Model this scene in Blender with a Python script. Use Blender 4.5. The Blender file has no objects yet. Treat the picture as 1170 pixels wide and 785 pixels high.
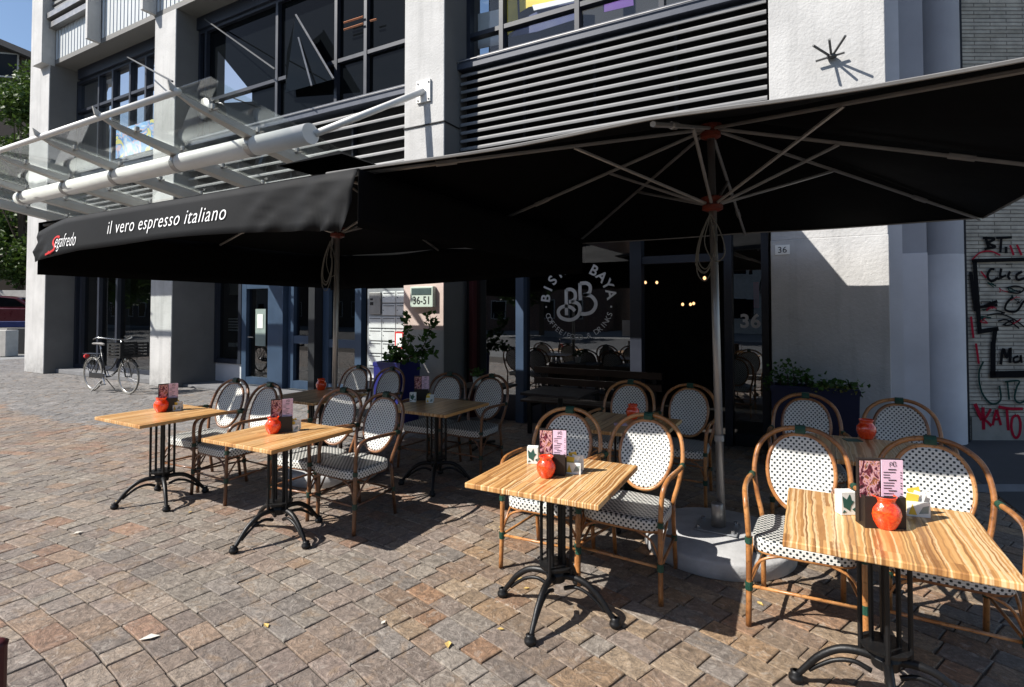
import bpy, math, random
import numpy as np
from mathutils import Vector, Matrix
random.seed(7)
C = bpy.context.scene.collection
PI = math.pi
TH = math.radians(28.7); PIT = math.radians(1.4); FPX = 620.0; EYE = 1.65; PPY = 340.0
# ---------------------------------------------------------------- camera
cam_d = bpy.data.cameras.new('camera'); cam = bpy.data.objects.new('camera', cam_d); C.objects.link(cam)
cam.location = (0, 0, EYE); cam.rotation_euler = (PI/2 + PIT, 0, TH)
cam_d.sensor_fit = 'HORIZONTAL'; cam_d.sensor_width = 36; cam_d.lens = FPX/1170*36
cam_d.shift_y = -(392.5-PPY)/1170; cam_d.clip_end = 600; cam_d.clip_start = 0.02
bpy.context.scene.camera = cam
RM = cam.rotation_euler.to_matrix()
def ray(u, v): return RM @ Vector(((u-585)/FPX, (PPY-v)/FPX, -1))
def PH(u, v, h=0.0):                       # where the sight line of a photo point meets height h
    d = ray(u, v); t = (h-EYE)/d.z; return Vector((d.x*t, d.y*t, h))
def PY(u, v, Y):                           # ... meets the plane y = Y
    d = ray(u, v); t = Y/d.y; return Vector((d.x*t, Y, EYE+d.z*t))
def AX(u, Y): return PY(u, 355, Y).x
# ---------------------------------------------------------------- materials
def nt(name):
    m = bpy.data.materials.new(name); m.use_nodes = True
    n = m.node_tree; n.nodes.clear()
    return m, n.nodes, n.links
class NB:
    def __init__(s, name): s.m, s.n, s.l = nt(name); s.out = s.n.new('ShaderNodeOutputMaterial')
    def node(s, t, **kw):
        x = s.n.new(t)
        for k, v in kw.items():
            if k.startswith('i_'): x.inputs[k[2:].replace('_', ' ')].default_value = v
            else: setattr(x, k, v)
        return x
    def link(s, a, b): s.l.new(a, b)
    def math(s, op, a, b=None, c=None):
        x = s.n.new('ShaderNodeMath'); x.operation = op
        for i, q in enumerate((a, b, c)):
            if q is None: continue
            if isinstance(q, (int, float)): x.inputs[i].default_value = q
            else: s.l.new(q, x.inputs[i])
        return x.outputs[0]
    def mix(s, f, a, b, mode='MIX'):
        x = s.n.new('ShaderNodeMix'); x.data_type = 'RGBA'; x.blend_type = mode
        for i, q in ((0, f), (6, a), (7, b)):
            if isinstance(q, (int, float)): x.inputs[i].default_value = q
            elif isinstance(q, tuple): x.inputs[i].default_value = (*q[:3], 1)
            else: s.l.new(q, x.inputs[i])
        return x.outputs[2]
    def coord(s, kind='Object', sc=(1, 1, 1)):
        t = s.n.new('ShaderNodeTexCoord'); mp = s.n.new('ShaderNodeMapping'); s.l.new(t.outputs[kind], mp.inputs[0])
        mp.inputs['Scale'].default_value = sc; return mp.outputs[0]
    def noise(s, vec, scale, detail=4, rough=.55, dist=0.0):
        x = s.n.new('ShaderNodeTexNoise'); s.l.new(vec, x.inputs['Vector'])
        x.inputs['Scale'].default_value = scale; x.inputs['Detail'].default_value = detail
        x.inputs['Roughness'].default_value = rough; x.inputs['Distortion'].default_value = dist
        return x.outputs['Fac']
    def ramp(s, f, stops, interp='LINEAR'):
        x = s.n.new('ShaderNodeValToRGB'); s.l.new(f, x.inputs[0]); x.color_ramp.interpolation = interp
        e = x.color_ramp.elements
        while len(e) < len(stops): e.new(.5)
        for i, (p, c) in enumerate(stops):
            e[i].position = p; e[i].color = (*c, 1) if isinstance(c, tuple) else (c, c, c, 1)
        return x.outputs[0]
    def bump(s, h, st, dist=.01):
        x = s.n.new('ShaderNodeBump'); s.l.new(h, x.inputs['Height'])
        x.inputs['Strength'].default_value = st; x.inputs['Distance'].default_value = dist; return x.outputs[0]
    def bsdf(s, col, rough=.5, metal=0, normal=None, spec=.5, **kw):
        p = s.n.new('ShaderNodeBsdfPrincipled')
        for k, q in (('Base Color', col), ('Roughness', rough), ('Metallic', metal)):
            if isinstance(q, (int, float)) and k != 'Base Color': p.inputs[k].default_value = q
            elif isinstance(q, tuple): p.inputs[k].default_value = (*q[:3], 1)
            else: s.l.new(q, p.inputs[k])
        p.inputs['Specular IOR Level'].default_value = spec
        for k, v in kw.items(): p.inputs[k.replace('_', ' ')].default_value = v
        if normal: s.l.new(normal, p.inputs['Normal'])
        s.l.new(p.outputs[0], s.out.inputs[0]); return p
def mat(name, col, rough=.6, metal=0, var=.12, scale=6, bump=.15, bscale=60, spec=.4, dirt=0, **kw):
    b = NB(name); v = b.coord()
    n1 = b.noise(v, scale, 5); n2 = b.noise(v, bscale, 3)
    f = b.ramp(n1, [(.3, 1-var), (.7, 1+var*.6)])
    c = b.mix(1.0, tuple(col), f, 'MULTIPLY')
    if dirt:
        d = b.noise(v, scale*.35, 6, .65); c = b.mix(b.math('MULTIPLY', b.ramp(d, [(.45, 0.), (.7, 1.)]), dirt), c, tuple(x*.45 for x in col))
    r = b.math('MULTIPLY_ADD', n1, .25, rough-.12)
    b.bsdf(c, r, metal, b.bump(n2, bump, .004) if bump else None, spec, **kw)
    return b.m
def plaster(name, col):
    b = NB(name); v = b.coord(); n1 = b.noise(v, 1.7, 6, .6); st = b.noise(b.coord('Object', (7, 7, .35)), 1., 4, .6); fine = b.noise(v, 32, 4, .6); blot = b.noise(v, 6, 5, .7)
    sp = b.n.new('ShaderNodeSeparateXYZ'); t = b.n.new('ShaderNodeTexCoord'); b.l.new(t.outputs['Object'], sp.inputs[0])
    c = b.mix(1., tuple(col), b.ramp(n1, [(.3, .84), (.7, 1.08)]), 'MULTIPLY')
    c = b.mix(b.ramp(st, [(.5, 0.), (.75, .38)]), c, tuple(x*.55 for x in col))
    c = b.mix(b.ramp(blot, [(.60, 0.), (.75, .3)]), c, tuple(x*.5 for x in col))
    low = b.math('MULTIPLY', b.ramp(sp.outputs[2], [(.0, 1.), (.55, 0.)]), b.ramp(blot, [(.35, .15), (.6, .8)]))
    c = b.mix(low, c, tuple(x*.42 for x in col))
    b.bsdf(c, .85, 0, b.bump(b.math('ADD', fine, b.math('MULTIPLY', blot, .5)), .8, .008), .25); return b.m
M = {}
M['white_paint'] = plaster('weathered_white_plaster', (.47, .465, .455)) or mat('weathered_white_plaster', (.455, .45, .44), .8, var=.14, scale=2.2, bump=.8, bscale=28, dirt=.35)
M['grey_paint'] = mat('grey_painted_concrete', (.56, .555, .575), .7, var=.1, scale=2, bump=.3, bscale=50, dirt=.25)
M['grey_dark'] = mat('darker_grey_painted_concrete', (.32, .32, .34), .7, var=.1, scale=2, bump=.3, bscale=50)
M['pink'] = mat('faded_pink_plaster', (.60, .46, .42), .8, var=.12, scale=3, bump=.5, bscale=45, dirt=.2)
M['soffit'] = mat('soffit_panel_grey', (.15, .147, .14), .7, var=.06, scale=1.5)
M['dark'] = mat('near_black_paint', (.012, .013, .016), .6, var=.2)
M['iron'] = mat('black_cast_iron', (.006, .006, .0065), .45, var=.3, scale=12, bump=.3, spec=.35)
M['frame_blue'] = mat('blue_grey_window_frame', (.035, .06, .105), .45, var=.15, scale=3, bump=.05)
M['frame_slate'] = mat('slate_sill_metal', (.05, .058, .08), .45, var=.1)
M['frame_dark'] = mat('dark_slate_window_frame', (.018, .022, .034), .45, var=.15, scale=3, bump=.05)
M['red_frame'] = mat('dark_red_frame', (.06, .008, .010), .5)
M['slat'] = mat('silver_louvre_blade', (.235, .235, .235), .5, metal=.15, var=.1, scale=1.3, bump=.05, dirt=.3)
M['slat_back'] = mat('louvre_backing', (.010, .010, .011), .8)
M['ribbed'] = None
M['alu'] = mat('brushed_aluminium', (.33, .32, .31), .38, metal=.7, var=.08, scale=9, bump=.05)
M['canopy_white'] = mat('canopy_pale_grey_steel', (.47, .46, .43), .5, metal=.0, var=.08, scale=2, bump=.05, dirt=.25)
M['tube_white'] = mat('canopy_white_tube', (.72, .71, .68), .42, var=.06, scale=2, bump=.04, dirt=.15)
M['fabric'] = mat('black_umbrella_fabric', (.0022, .0022, .0025), .8, var=.25, scale=3, bump=.25, bscale=300, spec=.06)
M['fabric_sunlit'] = mat('sunlit_black_valance', (.0085, .009, .010), .7, var=.25, scale=3, bump=.3, bscale=260, spec=.15)  # lighter copy of the umbrella fabric, sunlight on the front valance put into its colour
M['sunlit_rim'] = mat('umbrella_sunlit_rim', (.16, .155, .15), .7)
M['white_print'] = mat('white_print', (.80, .80, .80), .6, var=.05)
M['red_print'] = mat('red_print', (.55, .02, .02), .6)
M['etched'] = mat('frosted_white_lettering', (.60, .60, .60), .6, var=.05)
M['hub'] = mat('rust_red_hub', (.10, .016, .007), .5, var=.3, scale=20)
M['cable'] = mat('grey_cable', (.10, .10, .09), .6)
M['binding'] = mat('dark_green_binding', (.012, .060, .038), .5, var=.3, scale=40, bump=.6, bscale=200)
M['binding_dark'] = mat('brownish_green_binding', (.02, .05, .035), .5, var=.3, scale=40, bump=.6, bscale=200)
M['concrete'] = mat('umbrella_base_concrete', (.42, .42, .42), .85, var=.2, scale=7, bump=.6, bscale=70, dirt=.4)
M['planter_blue'] = mat('cobalt_blue_planter', (.010, .013, .13), .4, var=.12, scale=3, bump=.1)
M['planter_navy'] = mat('navy_planter', (.007, .010, .04), .45, var=.15, scale=3, bump=.1)
M['mailbox'] = mat('pale_grey_mailbox', (.60, .61, .61), .5, var=.12, scale=6, bump=.05, dirt=.2)
M['steel_panel'] = mat('grey_steel_panel', (.28, .29, .30), .45, metal=.4)
M['sign_face'] = mat('pale_green_sign', (.50, .56, .50), .5, var=.04)
M['sign_dark'] = mat('dark_green_sign_panel', (.05, .08, .08), .5)
M['ink'] = mat('black_ink', (.012, .012, .014), .6)
M['soil'] = mat('soil', (.03, .02, .012), .9, bump=.8)
M['leather'] = mat('worn_grey_saddle', (.22, .21, .20), .5)
M['tyre'] = mat('cream_grey_tyre', (.20, .19, .17), .8)
M['chrome'] = mat('dull_chrome', (.55, .55, .55), .25, metal=.9, bump=0)
M['bike'] = mat('black_bicycle_enamel', (.012, .013, .015), .3, bump=0)
M['crate'] = mat('black_plastic_crate', (.012, .012, .012), .5)
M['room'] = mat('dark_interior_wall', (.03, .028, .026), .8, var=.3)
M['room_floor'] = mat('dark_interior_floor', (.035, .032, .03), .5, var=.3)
M['bench_wood'] = mat('brown_bench_wood', (.035, .017, .009), .5, var=.3, scale=5)
M['card_white'] = mat('white_card', (.78, .78, .74), .6, var=.05)
M['leaf_green_print'] = mat('dark_green_leaf_print', (.03, .10, .08), .6)
M['yellow_print'] = mat('yellow_print', (.75, .50, .06), .6)
M['pink_paper'] = mat('pink_menu_paper', (.74, .52, .64), .6, var=.05)
M['menu_black'] = mat('black_menu_box', (.02, .014, .012), .5)
M['pot_white'] = mat('white_ceramic', (.7, .68, .62), .35, bump=0)
M['roof'] = mat('dark_roof_tile', (.05, .05, .055), .8)
M['brown_wall'] = mat('dark_brown_cladding', (.06, .045, .038), .8, var=.25, scale=2)
M['render_grey'] = mat('pale_grey_render', (.42, .40, .37), .85, dirt=.3)
M['car_red'] = mat('red_car_paint', (.06, .004, .008), .3, bump=0, Coat_Weight=.6)
M['car_blue'] = mat('dark_blue_plastic', (.01, .02, .10), .4, bump=0)
M['rubber'] = mat('black_rubber', (.02, .02, .02), .8)
M['asphalt'] = mat('asphalt', (.055, .056, .060), .9, var=.25, scale=1.5, bump=.8, bscale=90, dirt=.3)
M['street'] = mat('pale_worn_street', (.20, .20, .195), .9, var=.25, scale=.5, bump=.5, bscale=30, dirt=.2)
M['kerb'] = mat('kerb_stone', (.16, .16, .165), .85, var=.25, scale=4, bump=.6, dirt=.3)
M['bark'] = mat('bark', (.07, .05, .035), .9, var=.3, bump=.8)
M['dry_leaf'] = mat('dry_yellow_leaf', (.52, .36, .12), .7, var=.3, scale=30)
M['paper_bit'] = mat('pale_litter', (.6, .57, .5), .8)
M['apricot'] = mat('yellow_poster', (.80, .58, .04), .6); M['violet'] = mat('violet_poster', (.12, .03, .25), .6)
M['navy_poster'] = mat('navy_poster', (.03, .04, .13), .6)
M['steel_rod'] = mat('dark_steel_rod', (.10, .10, .10), .5, metal=.3)

def rattan(name, c1, c2, c3):
    b = NB(name); v = b.coord()
    oi = b.n.new('ShaderNodeObjectInfo'); n = b.noise(v, 9, 4); w = b.noise(v, 55, 2); n = b.math('ADD', n, b.math('MULTIPLY_ADD', oi.outputs['Random'], .22, -.11))
    c = b.ramp(n, [(.32, c1), (.5, c2), (.72, c3)])
    c = b.mix(b.ramp(w, [(.56, 0.), (.68, .55)]), c, tuple(x*.35 for x in c1))
    b.bsdf(c, .33, 0, b.bump(w, .2, .002), .5, Coat_Weight=.25)
    return b.m
M['rattan'] = rattan('honey_rattan_cane', (.20, .075, .022), (.36, .15, .045), (.50, .24, .085))
M['rattan_dark'] = rattan('brown_rattan_cane', (.085, .034, .015), (.17, .075, .032), (.27, .12, .055))

def weave(name, s=.030, th=.20, qk=.62, wk=1.):
    b = NB(name); t = b.n.new('ShaderNodeTexCoord'); sp = b.n.new('ShaderNodeSeparateXYZ'); b.l.new(t.outputs['UV'], sp.inputs[0])
    U = b.math('DIVIDE', sp.outputs[0], s); V = b.math('DIVIDE', sp.outputs[1], s*.56)
    rw = b.math('FLOOR', V); par = b.math('MULTIPLY', b.math('FLOORED_MODULO', rw, 2.0), .5)
    a = b.math('ABSOLUTE', b.math('SUBTRACT', b.math('FRACT', b.math('ADD', U, par)), .5))
    q = b.math('ABSOLUTE', b.math('SUBTRACT', b.math('FRACT', V), .5))
    d = b.math('MAXIMUM', b.math('ADD', a, b.math('MULTIPLY', q, .22)), b.math('MULTIPLY', q, qk))
    dot = b.ramp(d, [(th, 1.), (th+.045, 0.)])
    strands = b.math('SINE', b.math('MULTIPLY', V, 2*PI*1.5))
    strU = b.math('SINE', b.math('MULTIPLY', U, 2*PI*2))
    v = b.coord(); n = b.noise(v, 14, 4)
    white = b.mix(n, tuple(q_*wk for q_ in (.62, .61, .56)), tuple(q_*wk for q_ in (.75, .74, .70)))
    white = b.mix(b.ramp(strands, [(.0, .28), (.35, 0.)]), white, (.32, .32, .29))
    c = b.mix(dot, white, (.018, .025, .028))
    h = b.math('ADD', b.math('MULTIPLY', strands, .5), b.math('MULTIPLY', strU, .3))
    b.bsdf(c, .5, 0, b.bump(h, .4, .0012), .4)
    return b.m
M['weave'] = weave('woven_white_and_black_plastic_cane')
M['weave_seat'] = weave('woven_seat_cane_with_wide_black_stripes', .033, .27, .36, .72)

def tabletop_mat():
    b = NB('striped_teak_laminate'); t = b.n.new('ShaderNodeTexCoord')
    oi = b.n.new('ShaderNodeObjectInfo')
    mp = b.n.new('ShaderNodeVectorMath'); mp.operation = 'ADD'; b.l.new(t.outputs['Object'], mp.inputs[0])
    cb = b.n.new('ShaderNodeCombineXYZ'); b.l.new(b.math('MULTIPLY', oi.outputs['Random'], 37.), cb.inputs[0]); b.l.new(b.math('MULTIPLY', oi.outputs['Random'], 11.), cb.inputs[1])
    b.l.new(cb.outputs[0], mp.inputs[1])
    def scl(s):
        x = b.n.new('ShaderNodeMapping'); x.inputs['Scale'].default_value = s; b.l.new(mp.outputs[0], x.inputs[0]); return x.outputs[0]
    sp = b.n.new('ShaderNodeSeparateXYZ'); b.l.new(mp.outputs[0], sp.inputs[0])
    warp = b.noise(scl((9, 3.2, 3)), 1.0, 3, .55, .4); warp2 = b.noise(scl((30, 9, 3)), 1.0, 2, .5)
    xw = b.math('ADD', sp.outputs[0], b.math('ADD', b.math('MULTIPLY', warp, .026), b.math('MULTIPLY', warp2, .006)))
    def wn(q, k):
        x = b.n.new('ShaderNodeTexWhiteNoise'); x.noise_dimensions = '1D'; b.l.new(b.math('MULTIPLY_ADD', q, 1.0, k), x.inputs['W']); return x.outputs['Value']
    yseg = b.math('FLOOR', b.math('MULTIPLY', b.math('ADD', sp.outputs[1], 9.), 2.3))
    id1 = b.math('FLOOR', b.math('DIVIDE', xw, .0125)); r1 = wn(b.math('ADD', id1, b.math('MULTIPLY', yseg, 17.3)), .37)
    id2 = b.math('FLOOR', b.math('DIVIDE', b.math('ADD', xw, b.math('MULTIPLY', warp, .012)), 0.0062)); r2 = wn(id2, 5.1)
    n2 = b.noise(scl((150, 6, 6)), 1.0, 4, .6, .5); n3 = b.noise(scl((26, 7, 2)), 1.0, 3, .6, 3.0)
    f = b.math('ADD', b.math('MULTIPLY', r1, .55), b.math('ADD', b.math('MULTIPLY', n2, .25), b.math('MULTIPLY', n3, .2)))
    c = b.ramp(f, [(.15, (.24, .108, .036)), (.35, (.41, .200, .066)), (.55, (.54, .290, .105)), (.75, (.62, .375, .155)), (.9, (.72, .50, .25))])
    c = b.mix(b.ramp(b.math('ADD', r2, b.math('MULTIPLY', n3, .25)), [(.88, 0.), (.97, .6)]), c, (.78, .60, .35))
    c = b.mix(b.ramp(r2, [(.06, .6), (.10, 0.)]), c, (.15, .065, .025))
    b.bsdf(c, .34, 0, b.bump(n2, .06, .001), .5, Coat_Weight=.2, Coat_Roughness=.25)
    return b.m
M['teak'] = tabletop_mat()

def stone_mat():
    b = NB('riven_sandstone_setts'); v = b.coord()
    at = b.n.new('ShaderNodeVertexColor'); at.layer_name = 'stone'
    big = b.noise(v, 1.1, 3); fine = b.noise(v, 26, 8, .72, .6); vein = b.noise(v, 9, 6, .7, 2.6); grit = b.noise(v, 260, 2)
    c = b.mix(1., at.outputs[0], b.ramp(fine, [(.32, .5), (.52, 1.), (.66, 1.4)]), 'MULTIPLY')
    patch = b.noise(v, 5.5, 5, .65, 1.2); patch2 = b.noise(v, 13, 5, .7, .8)
    c = b.mix(b.ramp(patch, [(.54, 0.), (.66, .5)]), c, (.27, .18, .105))
    c = b.mix(b.ramp(patch2, [(.58, 0.), (.68, .5)]), c, (.38, .34, .29))
    c = b.mix(b.ramp(patch2, [(.30, .6), (.40, 0.)]), c, (.12, .095, .075))
    ve = b.math('ABSOLUTE', b.math('SUBTRACT', vein, .5))
    c = b.mix(b.ramp(ve, [(.0, .8), (.010, .3), (.022, 0.)]), c, (.055, .045, .04))
    c = b.mix(b.ramp(vein, [(.57, 0.), (.68, .55)]), c, (.42, .38, .33))
    c = b.mix(b.ramp(grit, [(.62, 0.), (.75, .25)]), c, (.45, .43, .40))
    c = b.mix(b.ramp(big, [(.42, 0.), (.66, .22)]), c, (.10, .09, .085))
    h = b.math('ADD', b.math('MULTIPLY', fine, .9), b.math('ADD', b.math('MULTIPLY', vein, .8), b.math('MULTIPLY', grit, .12)))
    b.bsdf(c, b.ramp(fine, [(.3, .55), (.7, .8)]), 0, b.bump(h, .8, .014), .3)
    return b.m
M['stone'] = stone_mat()
M['mortar'] = mat('dark_sand_joint', (.085, .070, .056), .95, var=.3, scale=9, bump=.8, bscale=120)

def brick_mat(name, c1, c2, mortar, bw=.30, bh=.055):
    b = NB(name); t = b.n.new('ShaderNodeTexCoord'); sp = b.n.new('ShaderNodeSeparateXYZ'); b.l.new(t.outputs['Object'], sp.inputs[0])
    cb = b.n.new('ShaderNodeCombineXYZ'); b.l.new(b.math('ADD', sp.outputs[0], sp.outputs[1]), cb.inputs[0]); b.l.new(sp.outputs[2], cb.inputs[1])
    br = b.n.new('ShaderNodeTexBrick'); b.l.new(cb.outputs[0], br.inputs['Vector'])
    for k, q in (('Color1', c1), ('Color2', c2), ('Mortar', mortar)): br.inputs[k].default_value = (*q, 1)
    br.inputs['Scale'].default_value = 1; br.inputs['Brick Width'].default_value = bw; br.inputs['Row Height'].default_value = bh
    br.inputs['Mortar Size'].default_value = .007; br.inputs['Mortar Smooth'].default_value = .6; br.inputs['Bias'].default_value = -.1
    v = b.coord(); n = b.noise(v, 5, 6, .65)
    c = b.mix(1., br.outputs[0], b.ramp(n, [(.3, .65), (.7, 1.2)]), 'MULTIPLY')
    inv = b.math('SUBTRACT', 1., br.outputs['Fac'])
    b.bsdf(c, .8, 0, b.bump(b.math('ADD', inv, b.math('MULTIPLY', n, .3)), .9, .012), .3)
    return b.m
M['brick'] = brick_mat('long_grey_brick', (.40, .375, .32), (.33, .305, .25), (.17, .155, .13), .42, .05)
M['brick_red'] = brick_mat('brown_street_brick', (.20, .11, .08), (.15, .08, .06), (.2, .19, .17), .22, .07)

def glass(name, tint=(.55, .6, .6), r0=.05, opaque=False, base=(.01, .012, .015), grime=.0):
    b = NB(name)
    ge = b.n.new('ShaderNodeNewGeometry'); dt = b.n.new('ShaderNodeVectorMath'); dt.operation = 'DOT_PRODUCT'
    b.l.new(ge.outputs['Incoming'], dt.inputs[0]); b.l.new(ge.outputs['Normal'], dt.inputs[1])
    c1 = b.math('SUBTRACT', 1., b.math('ABSOLUTE', dt.outputs['Value'])); fres = b.math('MULTIPLY_ADD', b.math('POWER', c1, 5.), (1-r0) if r0 > .02 else .25, r0)
    gl = b.n.new('ShaderNodeBsdfGlossy'); gl.inputs['Roughness'].default_value = .0; gl.inputs['Color'].default_value = (.95, .97, 1, 1)
    v = b.coord(); n = b.noise(v, .7, 1); b.l.new(b.bump(n, .04, .05), gl.inputs['Normal'])
    if opaque: un = b.n.new('ShaderNodeBsdfDiffuse'); un.inputs[0].default_value = (*base, 1)
    else: un = b.n.new('ShaderNodeBsdfTransparent'); un.inputs[0].default_value = (*tint, 1)
    mx = b.n.new('ShaderNodeMixShader'); b.l.new(fres, mx.inputs[0]); b.l.new(un.outputs[0], mx.inputs[1]); b.l.new(gl.outputs[0], mx.inputs[2])
    last = mx.outputs[0]
    if grime:
        df = b.n.new('ShaderNodeBsdfDiffuse'); df.inputs[0].default_value = (.6, .62, .6, 1)
        g = b.math('MULTIPLY', b.ramp(b.noise(v, 3, 6, .7), [(.4, .25), (.75, 1.)]), grime)
        m2 = b.n.new('ShaderNodeMixShader'); b.l.new(g, m2.inputs[0]); b.l.new(last, m2.inputs[1]); b.l.new(df.outputs[0], m2.inputs[2]); last = m2.outputs[0]
    b.l.new(last, b.out.inputs[0]); return b.m
M['glass'] = glass('shop_window_glass', (.35, .38, .40), .20)
M['glass_entrance'] = glass('entrance_glass', (.30, .33, .33), .10)
M['glass_window'] = glass('clear_window_glass', (.85, .88, .9), .06)
M['glass_dark'] = glass('dark_tinted_office_glass', r0=.012, opaque=True, base=(.004, .005, .006))
M['glass_mirror'] = glass('sky_reflecting_glass', r0=.55, opaque=True)
M['glass_clear'] = glass('clear_canopy_glass', (.96, .985, .97), .035, grime=.035)

def ribbed():
    b = NB('ribbed_metal_cladding'); v = b.coord()
    t = b.n.new('ShaderNodeTexCoord'); sp = b.n.new('ShaderNodeSeparateXYZ'); b.l.new(t.outputs['Object'], sp.inputs[0])
    s = b.math('SINE', b.math('MULTIPLY', sp.outputs[0], 2*PI/.16)); n = b.noise(v, .8, 4)
    c = b.mix(n, (.42, .44, .45), (.58, .60, .60))
    b.bsdf(c, .45, .2, b.bump(s, 1., .03), .5); return b.m
M['ribbed'] = ribbed()
def redjar():
    b = NB('red_glass_candle_jar'); v = b.coord(); n = b.noise(v, 60, 3, .6, 2.)
    c = b.mix(b.ramp(n, [(.35, 0.), (.65, 1.)]), (.78, .028, .006), (.98, .10, .012))
    b.bsdf(c, .18, 0, b.bump(n, .5, .003), .5, Coat_Weight=.8, Coat_Roughness=.05, Subsurface_Weight=.15); return b.m
M['jar'] = redjar()
def leafmat(name, c1, c2):
    b = NB(name); at = b.n.new('ShaderNodeObjectInfo'); v = b.coord(); n = b.noise(v, 18, 2)
    c = b.mix(b.ramp(n, [(.35, 0.), (.65, 1.)]), c1, c2)
    p = b.bsdf(c, .5, 0, None, .35)
    tr = b.n.new('ShaderNodeBsdfTranslucent'); b.l.new(c, tr.inputs[0])
    mx = b.n.new('ShaderNodeMixShader'); mx.inputs[0].default_value = .25
    b.l.new(p.outputs[0], mx.inputs[1]); b.l.new(tr.outputs[0], mx.inputs[2]); b.l.new(mx.outputs[0], b.out.inputs[0]); return b.m
M['leaf'] = leafmat('vine_leaf', (.025, .07, .012), (.07, .15, .03))
M['leaf_tree'] = leafmat('tree_leaf', (.028, .055, .010), (.075, .125, .018))
M['leaf_pale'] = leafmat('yellow_green_flower_heads', (.20, .20, .04), (.10, .13, .03))
def photo_mat():
    b = NB('food_photograph_print'); v = b.coord('Object', (45, 45, 30)); n = b.noise(v, 1., 4, .6, 1.5)
    c = b.ramp(n, [(.36, (.02, .010, .014)), (.47, (.16, .02, .035)), (.54, (.70, .42, .46)), (.59, (.45, .15, .03)), (.66, (.10, .04, .05)), (.74, (.8, .74, .7))])
    b.bsdf(c, .4, 0, None, .4); return b.m
M['photo'] = photo_mat()
def poster_mat():
    b = NB('colourful_window_poster'); v = b.coord('Object', (1, 1, 1)); n = b.noise(v, 1.6, 2, .5, 1.2)
    c = b.ramp(n, [(.30, (.60, .55, .18)), (.42, (.12, .28, .55)), (.5, (.60, .45, .48)), (.54, (.25, .45, .72)), (.62, (.55, .62, .70))], 'CONSTANT')
    b.bsdf(c, .4, 0, None, .4); return b.m
M['poster'] = poster_mat()
def lampmat():
    b = NB('warm_lamp'); e = b.n.new('ShaderNodeEmission'); e.inputs[0].default_value = (1, .55, .25, 1); e.inputs[1].default_value = 1.2
    b.l.new(e.outputs[0], b.out.inputs[0]); return b.m
M['lamp'] = lampmat()
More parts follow.
